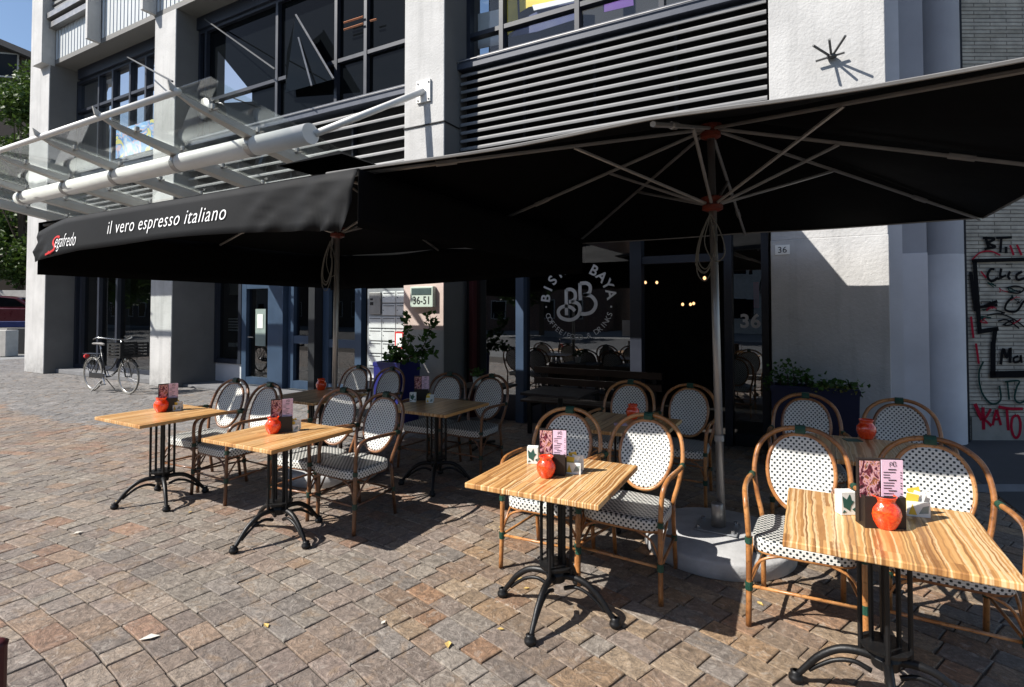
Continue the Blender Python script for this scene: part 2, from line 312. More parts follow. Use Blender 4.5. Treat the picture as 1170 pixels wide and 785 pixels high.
# ---------------------------------------------------------------- mesh builder
def catmull(pts, n=6, closed=False):
    pts = [Vector(p) for p in pts]; out = []; N = len(pts)
    rng = range(N) if closed else range(N-1)
    for i in rng:
        p0 = pts[(i-1) % N] if (closed or i > 0) else pts[0]*2-pts[1]
        p1 = pts[i]; p2 = pts[(i+1) % N]
        p3 = pts[(i+2) % N] if (closed or i+2 < N) else pts[-1]*2-pts[-2]
        for k in range(n):
            t = k/n
            out.append(.5*((2*p1)+(p2-p0)*t+(2*p0-5*p1+4*p2-p3)*t*t+(3*p1-p0-3*p2+p3)*t**3))
    if not closed: out.append(pts[-1])
    return out
class MB:
    def __init__(s): s.v = []; s.f = []; s.mi = []; s.uv = []; s.cur = 0
    def add(s, vs, fs, uvs=None):
        b = len(s.v); s.v += [tuple(p) for p in vs]
        for i, f in enumerate(fs):
            s.f.append([b+k for k in f]); s.mi.append(s.cur); s.uv.append(uvs[i] if uvs else None)
        return s
    def box(s, a, b, rot=0, tilt=None):
        x0, y0, z0 = a; x1, y1, z1 = b
        vs = [(x, y, z) for z in (z0, z1) for x, y in ((x0, y0), (x1, y0), (x1, y1), (x0, y1))]
        if rot:
            cx, cy = (x0+x1)/2, (y0+y1)/2; c, sn = math.cos(rot), math.sin(rot)
            vs = [(cx+(x-cx)*c-(y-cy)*sn, cy+(x-cx)*sn+(y-cy)*c, z) for x, y, z in vs]
        return s.add(vs, [(0, 3, 2, 1), (4, 5, 6, 7), (0, 1, 5, 4), (1, 2, 6, 5), (2, 3, 7, 6), (3, 0, 4, 7)])
    def tube(s, pts, r, seg=8, closed=False, smooth=0, caps=True):
        if smooth: pts = catmull(pts, smooth, closed)
        pts = [Vector(p) for p in pts]; N = len(pts)
        rr = r if isinstance(r, (list, tuple)) else None
        ring = []; t_prev = None; up = None; vs = []
        for i in range(N):
            a = pts[(i-1) % N] if (closed or i > 0) else pts[i]; c = pts[(i+1) % N] if (closed or i < N-1) else pts[i]
            t = (c-a).normalized()
            if up is None:
                up = Vector((0, 0, 1)) if abs(t.z) < .9 else Vector((1, 0, 0))
                up = (up-t*up.dot(t)).normalized()
            else:
                up = (up-t*up.dot(t))
                up = up.normalized() if up.length > 1e-6 else t.orthogonal().normalized()
            sd = t.cross(up)
            if rr: ri = rr[0]+(rr[-1]-rr[0])*i/(N-1) if len(rr) == 2 else rr[i]
            else: ri = r
            for k in range(seg):
                an = 2*PI*k/seg; vs.append(pts[i]+(up*math.cos(an)+sd*math.sin(an))*ri)
        fs = []
        for i in range(N if closed else N-1):
            j = (i+1) % N
            for k in range(seg): fs.append((i*seg+k, i*seg+(k+1) % seg, j*seg+(k+1) % seg, j*seg+k))
        if not closed and caps: fs.append(tuple(range(seg-1, -1, -1))); fs.append(tuple((N-1)*seg+k for k in range(seg)))
        return s.add(vs, fs)
    def lathe(s, prof, c=(0, 0, 0), seg=24, caps=True):
        vs = []; fs = []
        for r, z in prof:
            for k in range(seg): a = 2*PI*k/seg; vs.append((c[0]+r*math.cos(a), c[1]+r*math.sin(a), c[2]+z))
        for i in range(len(prof)-1):
            for k in range(seg): fs.append((i*seg+k, i*seg+(k+1) % seg, (i+1)*seg+(k+1) % seg, (i+1)*seg+k))
        if caps: fs.append(tuple(range(seg-1, -1, -1))); fs.append(tuple((len(prof)-1)*seg+k for k in range(seg)))
        return s.add(vs, fs)
    def quad(s, a, b, c, d): return s.add([a, b, c, d], [(0, 1, 2, 3)])
    def build(s, name, mats, parent=None, smooth=False, bevel=0, sub=0, loc=None, rotz=0, solid=0):
        me = bpy.data.meshes.new(name); me.from_pydata(s.v, [], s.f)
        if not isinstance(mats, (list, tuple)): mats = [mats]
        for m in mats: me.materials.append(m)
        me.polygons.foreach_set('material_index', s.mi)
        if any(u is not None for u in s.uv):
            L = me.uv_layers.new(name='UVMap'); k = 0
            for f, u in zip(s.f, s.uv):
                for q in range(len(f)):
                    L.data[k].uv = u[q] if u else (0, 0); k += 1
        me.update()
        if smooth: me.polygons.foreach_set('use_smooth', [True]*len(me.polygons))
        o = bpy.data.objects.new(name, me); C.objects.link(o)
        if parent: o.parent = parent
        if loc is not None: o.location = loc
        if rotz: o.rotation_euler = (0, 0, rotz)
        if sub: q = o.modifiers.new('sub', 'SUBSURF'); q.levels = sub; q.render_levels = sub
        if solid: q = o.modifiers.new('solid', 'SOLIDIFY'); q.thickness = solid; q.offset = 0
        if bevel:
            q = o.modifiers.new('bevel', 'BEVEL'); q.width = bevel; q.segments = 2; q.limit_method = 'ANGLE'; q.angle_limit = .7
        return o
def tag(o, label=None, cat=None, group=None, kind=None):
    if label: o['label'] = label
    if cat: o['category'] = cat
    if group: o['group'] = group
    if kind: o['kind'] = kind
    return o
def empty(name, loc=(0, 0, 0), rz=0, label=None, cat=None, group=None):
    o = bpy.data.objects.new(name, None); C.objects.link(o); o.location = loc; o.rotation_euler = (0, 0, rz); o.empty_display_size = .2
    return tag(o, label, cat, group)
def copy_tree(o, parent=None):
    c = o.copy(); C.objects.link(c); c.parent = parent
    for ch in [x for x in bpy.data.objects if x.parent == o]: copy_tree(ch, c)
    return c
def text_geo(body, size=1., spacing=1., bold=.0):
    cu = bpy.data.curves.new('t', 'FONT'); cu.body = body; cu.size = size; cu.space_character = spacing; cu.resolution_u = 4; cu.offset = bold
    o = bpy.data.objects.new('t', cu); C.objects.link(o); dg = bpy.context.evaluated_depsgraph_get()
    me = bpy.data.meshes.new_from_object(o.evaluated_get(dg))
    vs = [v.co.copy() for v in me.vertices]; fs = [tuple(p.vertices) for p in me.polygons]
    bpy.data.objects.remove(o); bpy.data.curves.remove(cu); bpy.data.meshes.remove(me)
    if not vs: return [], [], 0
    x0 = min(v.x for v in vs); x1 = max(v.x for v in vs)
    return [Vector((v.x-x0, v.y, 0)) for v in vs], fs, x1-x0
def ribbon(mb, pts, w, fn):                 # flat painted stroke; fn maps (a,b) to a 3D point on the surface
    P = [Vector((p[0], p[1], 0)) for p in pts]
    if len(P) > 2: P = [Vector(q) for q in catmull(P, 5)]
    L = []
    for i, p in enumerate(P):
        t = (P[min(i+1, len(P)-1)]-P[max(i-1, 0)]).normalized(); n = Vector((-t.y, t.x, 0))*w/2
        L.append((p+n, p-n))
    vs = [fn(q.x, q.y) for pr in L for q in pr]
    mb.add(vs, [(2*i, 2*i+1, 2*i+3, 2*i+2) for i in range(len(L)-1)])

# ================================================================ ground
g = MB(); g.box((-150, -120, -.6), (120, 160, -.016)); tag(g.build('ground', M['street']), kind='structure')
g = MB(); g.add([(-24, -2.6, -.012), (3.2, -2.6, -.012), (3.2, 9.5, -.012), (-24, 9.5, -.012)], [(0, 1, 2, 3)])
tag(g.build('pavement_bed', M['mortar']), kind='structure')
def paving():
    rnd = random.Random(3); v = []; f = []; col = []
    brown = [(.205, .165, .130), (.22, .175, .135), (.235, .175, .125), (.185, .155, .13), (.20, .160, .132), (.195, .170, .145), (.25, .21, .165), (.235, .155, .108), (.19, .160, .135)]
    grey = [(.20, .18, .15), (.215, .195, .162), (.18, .162, .14), (.205, .18, .148), (.22, .20, .168), (.188, .172, .15), (.205, .17, .14)]
    warm = [(.215, .165, .115), (.235, .18, .12), (.25, .175, .105), (.19, .15, .115), (.26, .205, .14), (.21, .155, .11), (.24, .15, .09), (.18, .155, .13)]
    slab = [(.170, .172, .168), (.185, .186, .182), (.155, .158, .155), (.20, .20, .195), (.17, .17, .165)]
    def colour(x, y):
        n = math.sin(x*.9+1.3)*.16+math.sin(x*.37+y*.8)*.2
        if y > 4.15+n and x < -4.6: pal = slab
        elif x < -2.3 and 1.95+n*.6 < y < 2.75+n*.5: pal = grey if rnd.random() < .88 else brown
        elif x < -2.3: pal = brown if rnd.random() < .93 else grey
        elif y < 2.05+n and x < -1.0: pal = grey if rnd.random() < .62 else brown
        else: pal = warm if rnd.random() < .78 else grey
        c = rnd.choice(pal); k = rnd.uniform(.86, 1.16)*1.12; return (c[0]*k*.95, c[1]*k*.905, c[2]*k*.90, 1)
    CX, CY = -4.2, -7.0
    r = 2.0
    def wave(a, r): return .007*math.sin(a*17+r*.6)+.003*math.sin(a*53+r*2.3)
    while r < 26:
        dy = rnd.uniform(.125, .165); rm = r+dy/2
        a = -PI/2+rnd.uniform(0, .02)
        while a < 1.2:
            x, y = CX+rm*math.sin(a), CY+rm*math.cos(a)
            far = (y > 4.15 and x < -4.9)
            w = rnd.choice((.135, .165, .19, .22, .25))*rnd.uniform(.93, 1.07)*(1.35 if far else 1)
            da = w/rm
            if not (-23.8 < x < 3.1 and -.6-max(0, -x-8)*.0 < y < 9.3): a += da; continue
            g_ = .0036; ga = g_/rm
            z = rnd.uniform(-.003, .0)-(.004 if rnd.random() < .05 else 0); tx = rnd.uniform(-.008, .008); ty = rnd.uniform(-.009, .009)
            cs = []
            for (aa, q) in ((a+ga, r+g_), (a+da-ga, r+g_), (a+da-ga, r+dy-g_), (a+ga, r+dy-g_)):
                q2 = q+wave(aa, q)+rnd.uniform(-.004, .004); a2 = aa+rnd.uniform(-.004, .004)/rm
                cs.append((CX+q2*math.sin(a2), CY+q2*math.cos(a2)))
            cx = sum(q[0] for q in cs)/4; cy = sum(q[1] for q in cs)/4
            b0 = len(v)
            for q in cs: v.append((q[0], q[1], -.0125))
            for q in cs: v.append((q[0], q[1], z-.0032+(q[0]-cx)*tx+(q[1]-cy)*ty))
            for q in cs: v.append((q[0]+(cx-q[0])*.05, q[1]+(cy-q[1])*.05, z+(q[0]-cx)*tx+(q[1]-cy)*ty))
            fs = [(11, 10, 9, 8)]
            for k in range(4):
                j = (k+1) % 4; fs += [(4+k, 4+j, j, k), (8+k, 8+j, 4+j, 4+k)]
            c = colour(x, y)
            for q in fs: f.append([b0+i for i in q]); col.append(c)
            a += da
        r += dy
    me = bpy.data.meshes.new('paving'); me.from_pydata(v, [], f); me.materials.append(M['stone'])
    at = me.color_attributes.new('stone', 'FLOAT_COLOR', 'CORNER')
    arr = np.array([c for q, c in zip(f, col) for _ in q], dtype=np.float32).ravel(); at.data.foreach_set('color', arr)
    o = bpy.data.objects.new('paving', me); C.objects.link(o); tag(o, kind='structure')
paving()
# asphalt lane and kerb right of the terrace
k0 = PH(1085, 566); k1 = PH(1400, 562)
g = MB(); g.add([(1.55, 5.2, .004), (9, 9.0, .004), (9, 13, .004), (1.2, 9.6, .004)], [(0, 1, 2, 3)]); tag(g.build('asphalt_lane', M['asphalt']), kind='structure')
g = MB(); d = (PH(1300, 560)-PH(1075, 560)); a = PH(1080, 560)
g.tube([a+Vector((0, 0, .0)), a+d*2.5], .055, 4); tag(g.build('kerb', M['kerb']), kind='structure')
# ================================================================ the building
YF, YL, YW = 6.6, 7.0, 7.3
HS = 8.22
bld = empty('office_building', (-8, YF, 0), 0, 'grey concrete office block with white pillars and silver louvre bands above the terrace', 'building')
BO = Vector((-8, YF, 0))
def W(mb): mb.v = [(x-BO.x, y-BO.y, z-BO.z) for x, y, z in mb.v]; return mb
def bpart(mb, name, m, parent=None, **kw): return W(mb).build(name, m, parent or bld, **kw)
Ax = (-18.72, -17.6); Bx = (-12.80, -11.99); Cx = (-5.54, -4.78); Dx = (-.376, .734)
g = MB(); g.box((Ax[0], YF, 0), (Ax[1], YW+.02, 12)); bpart(g, 'pillar', M['white_paint'], bevel=.01)
g = MB(); g.box((Bx[0], 6.7, 0), (Bx[1], 7.8, HS)); bpart(g, 'pillar', M['white_paint'], bevel=.01)
g = MB(); g.box((Cx[0], YF, 2.32), (Cx[1], YL+.6, HS+2))
c = bpart(g, 'pillar', M['white_paint'], bevel=.01)
g = MB(); g.box((Cx[0], YF, 0), (Cx[1], YL+.6, 1.36)); g.cur = 1; g.box((Cx[0]+.002, YF+.002, 1.36), (Cx[1]-.002, YL+.598, 2.32)); bpart(g, 'pillar_plinth', [M['white_paint'], M['pink']])
M['flank_grey'] = mat('darker_grey_flank', (.15, .148, .145), .85, var=.15, scale=1.5, bump=.4, bscale=30, dirt=.3)  # darker grey for the slabs over the +X sides of three white pillars
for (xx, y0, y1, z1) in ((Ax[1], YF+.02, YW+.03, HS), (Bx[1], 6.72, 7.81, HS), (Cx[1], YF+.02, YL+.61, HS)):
    g = MB(); g.box((xx-.02, y0, .0), (xx+.004, y1, z1)); bpart(g, 'pillar_flank', M['flank_grey'])
# conduit running round the pillar
g = MB(); p = PY(461, 148, YF); q = PY(507, 137, YF)
g.tube([(Cx[0], YF-.012, p.z), (Cx[1]+.016, YF-.012, p.z), (Cx[1]+.016, YL, p.z)], .012, 6); bpart(g, 'conduit', M['ink'])
jz = PY(950, 270.5, YF+.15).z
g = MB(); g.box((Dx[0], YF+.2, 0), (Dx[1], 8.4, jz)); g.cur = 1; g.box((Dx[0]+.004, YF+.21, jz), (Dx[1]-.004, 8.4, 11)); bpart(g, 'pillar', [M['white_paint'], M['white_paint']], bevel=.008)
YD = YF+.2
# recessed strips right of the pillar
g = MB(); x0 = AX(1020, 7.3); x1 = AX(1031.5, 7.3); z = PY(1047, 289, 7.5).z
g.box((Dx[1]+.003, 7.25, 0), (x1, 8.4, 11)); bpart(g, 'downpipe_cover', M['grey_paint'])
xs = AX(1061, 7.5)
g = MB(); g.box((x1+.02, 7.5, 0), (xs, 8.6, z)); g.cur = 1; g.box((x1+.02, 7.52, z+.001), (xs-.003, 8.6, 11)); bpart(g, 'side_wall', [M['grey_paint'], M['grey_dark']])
g = MB(); g.box((x1-.01, 7.56, 0), (x1+.03, 8.5, 11)); bpart(g, 'shadow_gap', M['dark'])
cc = PH(1085, 508); rz_ = PY(1085, 290, cc.y).z
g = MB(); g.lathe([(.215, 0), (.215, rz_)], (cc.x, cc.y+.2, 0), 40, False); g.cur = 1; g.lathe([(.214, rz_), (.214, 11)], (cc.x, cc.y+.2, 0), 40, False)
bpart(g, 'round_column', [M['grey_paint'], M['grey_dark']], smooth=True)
g = MB(); g.box((xs-.3, 8.75, 0), (cc.x+.25, 8.9, 11)); bpart(g, 'side_wall', M['dark'])
# soffit, overhanging upper storey
YO = 6.66; YFIN = 6.42
g = MB(); g.box((Ax[1], YO+.05, HS), (Dx[0], 9.5, HS+.12)); bpart(g, 'soffit', M['soffit'])
g = MB(); g.box((Ax[1]+.2, YW-.15, HS-.28), (Cx[0], YW+.1, HS-.002)); bpart(g, 'soffit_beam', M['frame_dark'])
g = MB(); g.box((xf0+.002 if False else Ax[1]-.35, YO+.06, HS+.122), (Cx[0], YO+.3, 12)); bpart(g, 'ribbed_cladding', M['ribbed'])
def fin(x, z0=HS-.0, w=.12):
    g = MB(); g.box((x-w, YFIN, z0), (x, YO+.05, 12)); bpart(g, 'fin', M['white_paint'], bevel=.006)
xf0 = PY(48, 40, YFIN).x; fin(xf0, PY(47, 71, YFIN).z, xf0-PY(38.5, 0, YFIN).x)
xf = PY(99.5, 40, YFIN).x; fin(xf, PY(98, 44, YFIN).z, .1)
xf2 = PY(163, 8, YFIN).x; fin(xf2, PY(161, 11, YFIN).z, .1)
zb = PY(60, 20, YO).z
g = MB()
for k, dz in enumerate((0, .22)): g.box((Ax[1]-.3, YO-.10-.06*k, zb-.35+dz), (xf-.11, YO+.05, zb-.35+dz+.14))
bpart(g, 'cladding_rail', M['alu'])
g = MB()
for k in range(5): g.box((Ax[1]-.3, YO-.05, zb+.12+.15*k), (xf-.11, YO+.02, zb+.19+.15*k))
bpart(g, 'louvre', M['slat'])
# louvre bands ---------------------------------------------------
ZL0, ZL1 = 3.98, 5.40
def louvre(x0, x1, n=11, z0=ZL0, z1=ZL1, Y=YL, div=2):
    lp = MB(); lp.box((x0, Y+.22, z0-.12), (x1, Y+.25, z1)); o = bpart(lp, 'louvre_panel', M['slat_back'])
    p = (z1-z0)/n
    for k in range(n):
        z = z0+p*k+.03
        s = MB(); pr = [(0, 0), (.018, .030), (.10, .075), (.10, .066), (.03, .0)]
        # blade: thick rounded leading edge, sloping tail
        P = [(Y, z), (Y-.004, z+.028), (Y+.012, z+.052), (Y+.13, z+.10), (Y+.13, z+.09), (Y+.03, z+.004)]
        s.add([(x0+.03, a, b) for a, b in P]+[(x1-.03, a, b) for a, b in P], [tuple(range(5, -1, -1)), tuple(range(6, 12))]+[(i, (i+1) % 6, 6+(i+1) % 6, 6+i) for i in range(6)])
        W(s).build('louvre_blade', M['slat'], o)
    s = MB()
    for k in range(1, div+1):
        x = x0+(x1-x0)*k/(div+1)
        s.box((x-.02, Y+.10, z0-.05), (x+.02, Y+.2, z1))
    W(s).build('louvre_bracket', M['frame_dark'], o)
    return o
louvre(Cx[1], Dx[0], div=3); louvre(Bx[1], Cx[0], div=3, n=6, z1=5.25, z0=4.10); louvre(Ax[1], Bx[0], div=3, n=9, z1=5.2, z0=4.05, Y=YL+.25)
def sill(x0, x1, Y=YL-.06, z=ZL1):
    g = MB(); g.box((x0, Y, z+.0), (x1, Y+.42, z+.10)); g.box((x0, Y+.05, z+.13), (x1, Y+.40, z+.18)); bpart(g, 'window_sill', M['frame_slate'], bevel=.004)
    g = MB(); g.tube([(x0, Y-.02, z+.115), (x1, Y-.02, z+.115)], .010, 6); bpart(g, 'sill_rail', M['alu'])
sill(Cx[1], Dx[0]); sill(Bx[1], Cx[0], z=5.25); sill(Ax[1], Bx[0], YL+.15, z=5.25)
def window(x0, x1, z0, z1, Y, cols, glassm='glass_dark', fm='frame_dark', fw=.07, rows=(), name='window', depth=.10):
    """window with its frame and panes: each pane its own sheet"""
    fr = MB(); xs_ = [x0]+[c for c in cols]+[x1]; zs = [z0]+list(rows)+[z1]
    fr.box((x0, Y-depth, z0), (x0+fw, Y+.03, z1)); fr.box((x1-fw, Y-depth, z0), (x1, Y+.03, z1))
    fr.box((x0+fw, Y-depth+.003, z0), (x1-fw, Y+.03, z0+fw)); fr.box((x0+fw, Y-depth+.003, z1-fw), (x1-fw, Y+.03, z1))
    for c_ in cols: fr.box((c_-fw/2, Y-depth-.006, z0+fw), (c_+fw/2, Y+.03, z1-fw))
    for r_ in rows:
        for i in range(len(xs_)-1): fr.box((xs_[i]+fw/2, Y-depth+.006, r_-fw/2), (xs_[i+1]-fw/2, Y+.03, r_+fw/2))
    root = bpart(fr, name, M[fm])
    for i in range(len(xs_)-1):
        for j in range(len(zs)-1):
            p = MB(); t = random.uniform(-.004, .004); y = Y-.02
            p.add([(xs_[i]+.02, y+t, zs[j]+.02), (xs_[i+1]-.02, y-t, zs[j]+.02), (xs_[i+1]-.02, y-t*.6, zs[j+1]-.02), (xs_[i]+.02, y+t*.5, zs[j+1]-.02)], [(0, 1, 2, 3)])
            W(p).build('pane', M[glassm], root)
    return root
zq = ZL1+.18
window(Cx[1], Dx[0], zq, HS, YL+.3, [AX(u, YL+.3) for u in (576, 663, 760)], rows=(6.05,), glassm='glass_window')
# bright posters behind the first-floor window
def poster(pts, Y, m, nm='poster'):
    p = MB(); q = [PY(u, v, Y) for u, v in pts]; n = len(q)
    p.add(q+[a+Vector((0, .01, 0)) for a in q], [tuple(range(n-1, -1, -1)), tuple(range(n, 2*n))]+[(i, (i+1) % n, n+(i+1) % n, n+i) for i in range(n)]); return bpart(p, nm, m)
YQ = YL+.5
poster([(546, 56), (575, 50), (573, 10), (546, 16)], YQ, M['card_white'])
poster([(580, 40), (592, 30), (590, -12), (578, -12)], YQ, M['apricot'])
poster([(594, 14), (604, 8), (620, 5), (634, 2), (642, -4), (642, -30), (592, -30)], YQ-.02, M['apricot'])
poster([(584, 42), (614, 36), (658, 22), (656, 0), (620, 10), (596, 22)], YQ+.02, M['navy_poster'])
poster([(610, 12), (656, 1), (656, -4), (608, 6)], YQ-.04, M['card_white'])
poster([(690, 14), (724, 6), (722, -20), (686, -20)], YQ, M['violet'])
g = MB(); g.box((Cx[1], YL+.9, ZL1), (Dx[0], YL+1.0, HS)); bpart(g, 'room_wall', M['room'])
# middle bay
zt = 5.43
mb_cols = [AX(u, YW) for u in (236, 318, 386, 420)]
window(Bx[1], Cx[0], zt, HS-.28, YW, mb_cols, rows=(6.3,), fm='frame_dark', glassm='glass_dark')
g = MB(); y_ = YW-.03; g.add([PY(247, 118, y_), PY(288, 116, y_), PY(288, 106, y_), PY(249, 58, y_)], [(0, 1, 2, 3)]); bpart(g, 'pane', M['glass_mirror'])  # extra mirror patch cut to the shape of a sky reflection, no separate pane
g = MB(); a_ = PY(454, 195, YL+.1); b_ = PY(461, 170, YL+.1); g.box((Cx[0]-1.6, YL+.1, 3.9), (Cx[0], YL+.12, 4.08)); bpart(g, 'pane', M['glass_mirror'])
# open tilted sash
sp = [PY(338, 17, 6.95), PY(381, 90, 6.95)]
g = MB(); g.tube([sp[0], sp[1]], .022, 4); g.tube([PY(341, 43, 6.97), PY(356, 98, 6.97)], .02, 4); bpart(g, 'open_sash_frame', M['alu'])
g = MB(); g.add([PY(326, 106, 7.15), PY(380, 91, 6.95), PY(338, 18, 6.95), PY(328, 60, 7.2)], [(0, 1, 2, 3)]); bpart(g, 'open_sash_pane', M['glass_dark'], solid=.01)
g = MB()
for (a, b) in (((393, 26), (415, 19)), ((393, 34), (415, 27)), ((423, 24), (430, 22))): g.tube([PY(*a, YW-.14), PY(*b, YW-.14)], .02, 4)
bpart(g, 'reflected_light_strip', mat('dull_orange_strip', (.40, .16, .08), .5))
# left bay
window(Ax[1], Bx[0], zt, HS-.28, YW+.02, [AX(u, YW) for u in (112, 128, 148, 166)], rows=(7.1,), glassm='glass_mirror', fm='frame_dark')
g = MB(); z0 = PY(150, 178, YW-.05).z; z1 = PY(150, 145, YW-.05).z
g.box((AX(129, YW-.1), YW-.10, z0), (AX(172, YW-.1), YW-.09, z1)); bpart(g, 'poster', M['poster'])
# ground floor ----------------------------------------------------
g = MB(); g.box((Ax[1], YL+.1, 3.55), (Bx[0], 9.5, 3.86)); g.box((Bx[1], YL+.1, 3.55), (Cx[0], 9.5, 3.92)); g.box((Cx[1], YL+.1, 3.50), (Dx[0], 12.5, 3.84)); bpart(g, 'lower_soffit', M['dark'])
# left bay shop window
Yg = YW+.05
window(Ax[1]+.02, Bx[0]-.02, .12, 3.5, Yg, [AX(97, Yg), AX(117, Yg), AX(138, Yg)], fm='frame_dark', glassm='glass_entrance', fw=.09)
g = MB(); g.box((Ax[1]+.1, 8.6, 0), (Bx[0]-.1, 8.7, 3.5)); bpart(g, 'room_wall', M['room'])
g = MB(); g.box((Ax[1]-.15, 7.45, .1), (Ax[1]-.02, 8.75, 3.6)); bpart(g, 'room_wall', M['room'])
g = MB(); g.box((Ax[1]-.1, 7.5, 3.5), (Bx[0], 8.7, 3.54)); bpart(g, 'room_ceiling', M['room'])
g = MB(); g.box((Ax[1], 6.85, 0), (Bx[0], 8.6, .11)); bpart(g, 'doorstep', M['kerb'], bevel=.01)
g = MB(); g.box((AX(99, 7.9), 7.85, .12), (AX(110, 7.9), 7.9, 3.4)); bpart(g, 'inner_screen', mat('grey_green_screen', (.18, .22, .20), .6))
# entrance between second and third pillars
Ye = 7.75
xa, xb_, xc, xd, xe, xf_ = [AX(u, Ye) for u in (252, 281, 316, 334, 364, 372)]
x_end = Cx[0]
g = MB(); g.box((Bx[1]+.002, Ye-.05, 0), (xb_-.05, Ye+.1, .46)); bpart(g, 'plinth_wall', M['grey_paint'])
window(Bx[1]+.01, xb_-.03, .47, 3.5, Ye, [], fm='frame_dark', glassm='glass_entrance', fw=.10, name='window')
zd = PY(300, 322, Ye).z
dr = window(xb_, xc, .06, zd, Ye, [], fm='frame_blue', glassm='glass_entrance', fw=.15, name='door')
g = MB(); hp = PY(286, 385, Ye-.16); g.tube([hp, hp+Vector((.0, -.05, 0)), hp+Vector((.16, -.05, 0))], .014, 6); W(g).build('door_handle', M['chrome'], dr)
g = MB(); a = PY(292, 395, Ye-.035); b = PY(304, 353, Ye-.035); g.box((a.x, Ye-.045, a.z), (b.x, Ye-.035, b.z)); W(g).build('door_panel', mat('pale_green_panel', (.24, .29, .27), .6), dr)
g = MB(); a = PY(294, 375, Ye-.05); b = PY(300.5, 359, Ye-.05); g.box((a.x, Ye-.054, a.z), (b.x, Ye-.048, b.z)); W(g).build('door_notice', M['card_white'], dr)
window(xb_, xc, zd+.01, 3.5, Ye, [], fm='frame_blue', glassm='glass_entrance', fw=.12, name='transom_window')
g = MB(); g.box((xc+.004, Ye-.22, 0), (xd-.02, Ye+.06, 3.5)); bpart(g, 'blue_post', M['frame_blue'], bevel=.01)
zr = PY(350, 388, Ye).z
window(xd, AX(366, Ye), .06, 3.5, Ye, [], rows=(zr,), fm='frame_blue', glassm='glass_entrance', fw=.16)
g = MB(); g.box((AX(366, Ye)+.003, Ye-.30, 0), (AX(373, Ye), Ye+.03, 3.5)); bpart(g, 'dark_post', M['dark'])
window(AX(373.5, Ye), AX(417, Ye), .06, 3.5, Ye, [], rows=(zr-.05,), fm='frame_blue', glassm='glass_entrance', fw=.16)
g = MB(); g.box((Bx[1], 6.95, 0), (x_end, Ye+.3, .055)); bpart(g, 'doorstep', M['kerb'], bevel=.01)
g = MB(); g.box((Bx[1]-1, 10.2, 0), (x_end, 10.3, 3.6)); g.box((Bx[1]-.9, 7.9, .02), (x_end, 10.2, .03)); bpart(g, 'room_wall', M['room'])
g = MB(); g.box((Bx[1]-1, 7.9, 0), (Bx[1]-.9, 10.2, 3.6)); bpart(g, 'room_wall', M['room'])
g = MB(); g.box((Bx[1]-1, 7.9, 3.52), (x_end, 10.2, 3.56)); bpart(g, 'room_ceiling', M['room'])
# pale stickers and counter things inside entrance window
g = MB(); Yi = Ye+.12
for (u0, v0, u1, v1) in ((261, 396, 268, 392), (269, 396, 279, 392)): 
    a = PY(u0, v0, Yi); b = PY(u1, v1, Yi); g.box((a.x, Yi, a.z), (b.x, Yi+.02, b.z))
for k in range(5):
    a = PY(261, 365+k*3.2, Yi); b = PY(272, 364+k*3.2, Yi); g.box((a.x, Yi, a.z), (b.x, Yi+.01, b.z+.005))
bpart(g, 'window_lettering', M['etched'])
g = MB(); a = PY(262, 337, Ye+.8); b = PY(281, 312, Ye+.8); g.box((a.x, Ye+.8, a.z), (b.x, Ye+.84, b.z)); bpart(g, 'inner_blind', M['card_white'])
# mailboxes ---------------------------------------------------------
Ym = 7.12
mx0 = AX(418.5, Ym); mx1 = mx0+1.05; mz1 = PY(430, 331, Ym).z+.02; cw = .205*1.0
cellw = AX(441, Ym)-AX(425.5, Ym); cellh = (PY(440, 361.5, Ym).z-PY(440, 390.5, Ym).z)/2
nr = 7
mroot = empty('mailbox_bank', ((mx0+mx1)/2, Ym, 0), 0, 'bank of pale grey letterboxes with an intercom beside the entrance pillar', 'letterboxes')
mo = Vector(((mx0+mx1)/2, Ym, 0))
def mp(g, n, m, par=None, **kw):
    g.v = [(x-mo.x, y-mo.y, z) for x, y, z in g.v]; return g.build(n, m, par or mroot, **kw)
zt_ = mz1-.04
g = MB(); g.box((mx0, Ym+.03, zt_-nr*cellh-.05), (mx1, Ym+.35, mz1)); mp(g, 'cabinet', M['steel_panel'])
g = MB(); g.box((mx0, Ym+.05, 0), (mx1, Ym+.35, zt_-nr*cellh-.055)); mp(g, 'base_panel', M['frame_dark'])
for r in range(nr):
    for c_ in range(4):
        if c_ == 0 and r < 2: continue
        x = mx0+.05+c_*cellw; z = zt_-(r+1)*cellh
        if x+cellw > mx1: continue
        g = MB(); g.box((x+.008, Ym, z+.010), (x+cellw-.008, Ym+.028, z+cellh-.012))
        lb = mp(g, 'letterbox', M['mailbox'], bevel=.005)
        g = MB(); g.box((x+.03, Ym-.006, z+cellh*.78), (x+cellw-.03, Ym-.001, z+cellh*.82)); mp(g, 'slot', M['ink'], lb)
        g = MB(); g.lathe([(.008, -.003), (.008, .003)], (0, 0, 0), 8); g.v = [(x+.035+a, Ym-.003+c2, z+cellh*.45+b) for a, b, c2 in g.v]; mp(g, 'lock', M['ink'], lb)
g = MB(); g.box((mx0+.075, Ym-.01, zt_-2*cellh+.03), (mx0+.05+cellw-.03, Ym+.028, zt_-.03)); ic = mp(g, 'intercom', M['alu'], bevel=.004)
g = MB(); g.box((mx0+.10, Ym-.014, zt_-cellh*.75), (mx0+.13+.03, Ym-.0105, zt_-cellh*.6)); g.box((mx0+.10, Ym-.014, zt_-cellh*1.15), (mx0+.13+.04, Ym-.0105, zt_-cellh*.9)); mp(g, 'intercom_grille', M['ink'], ic)
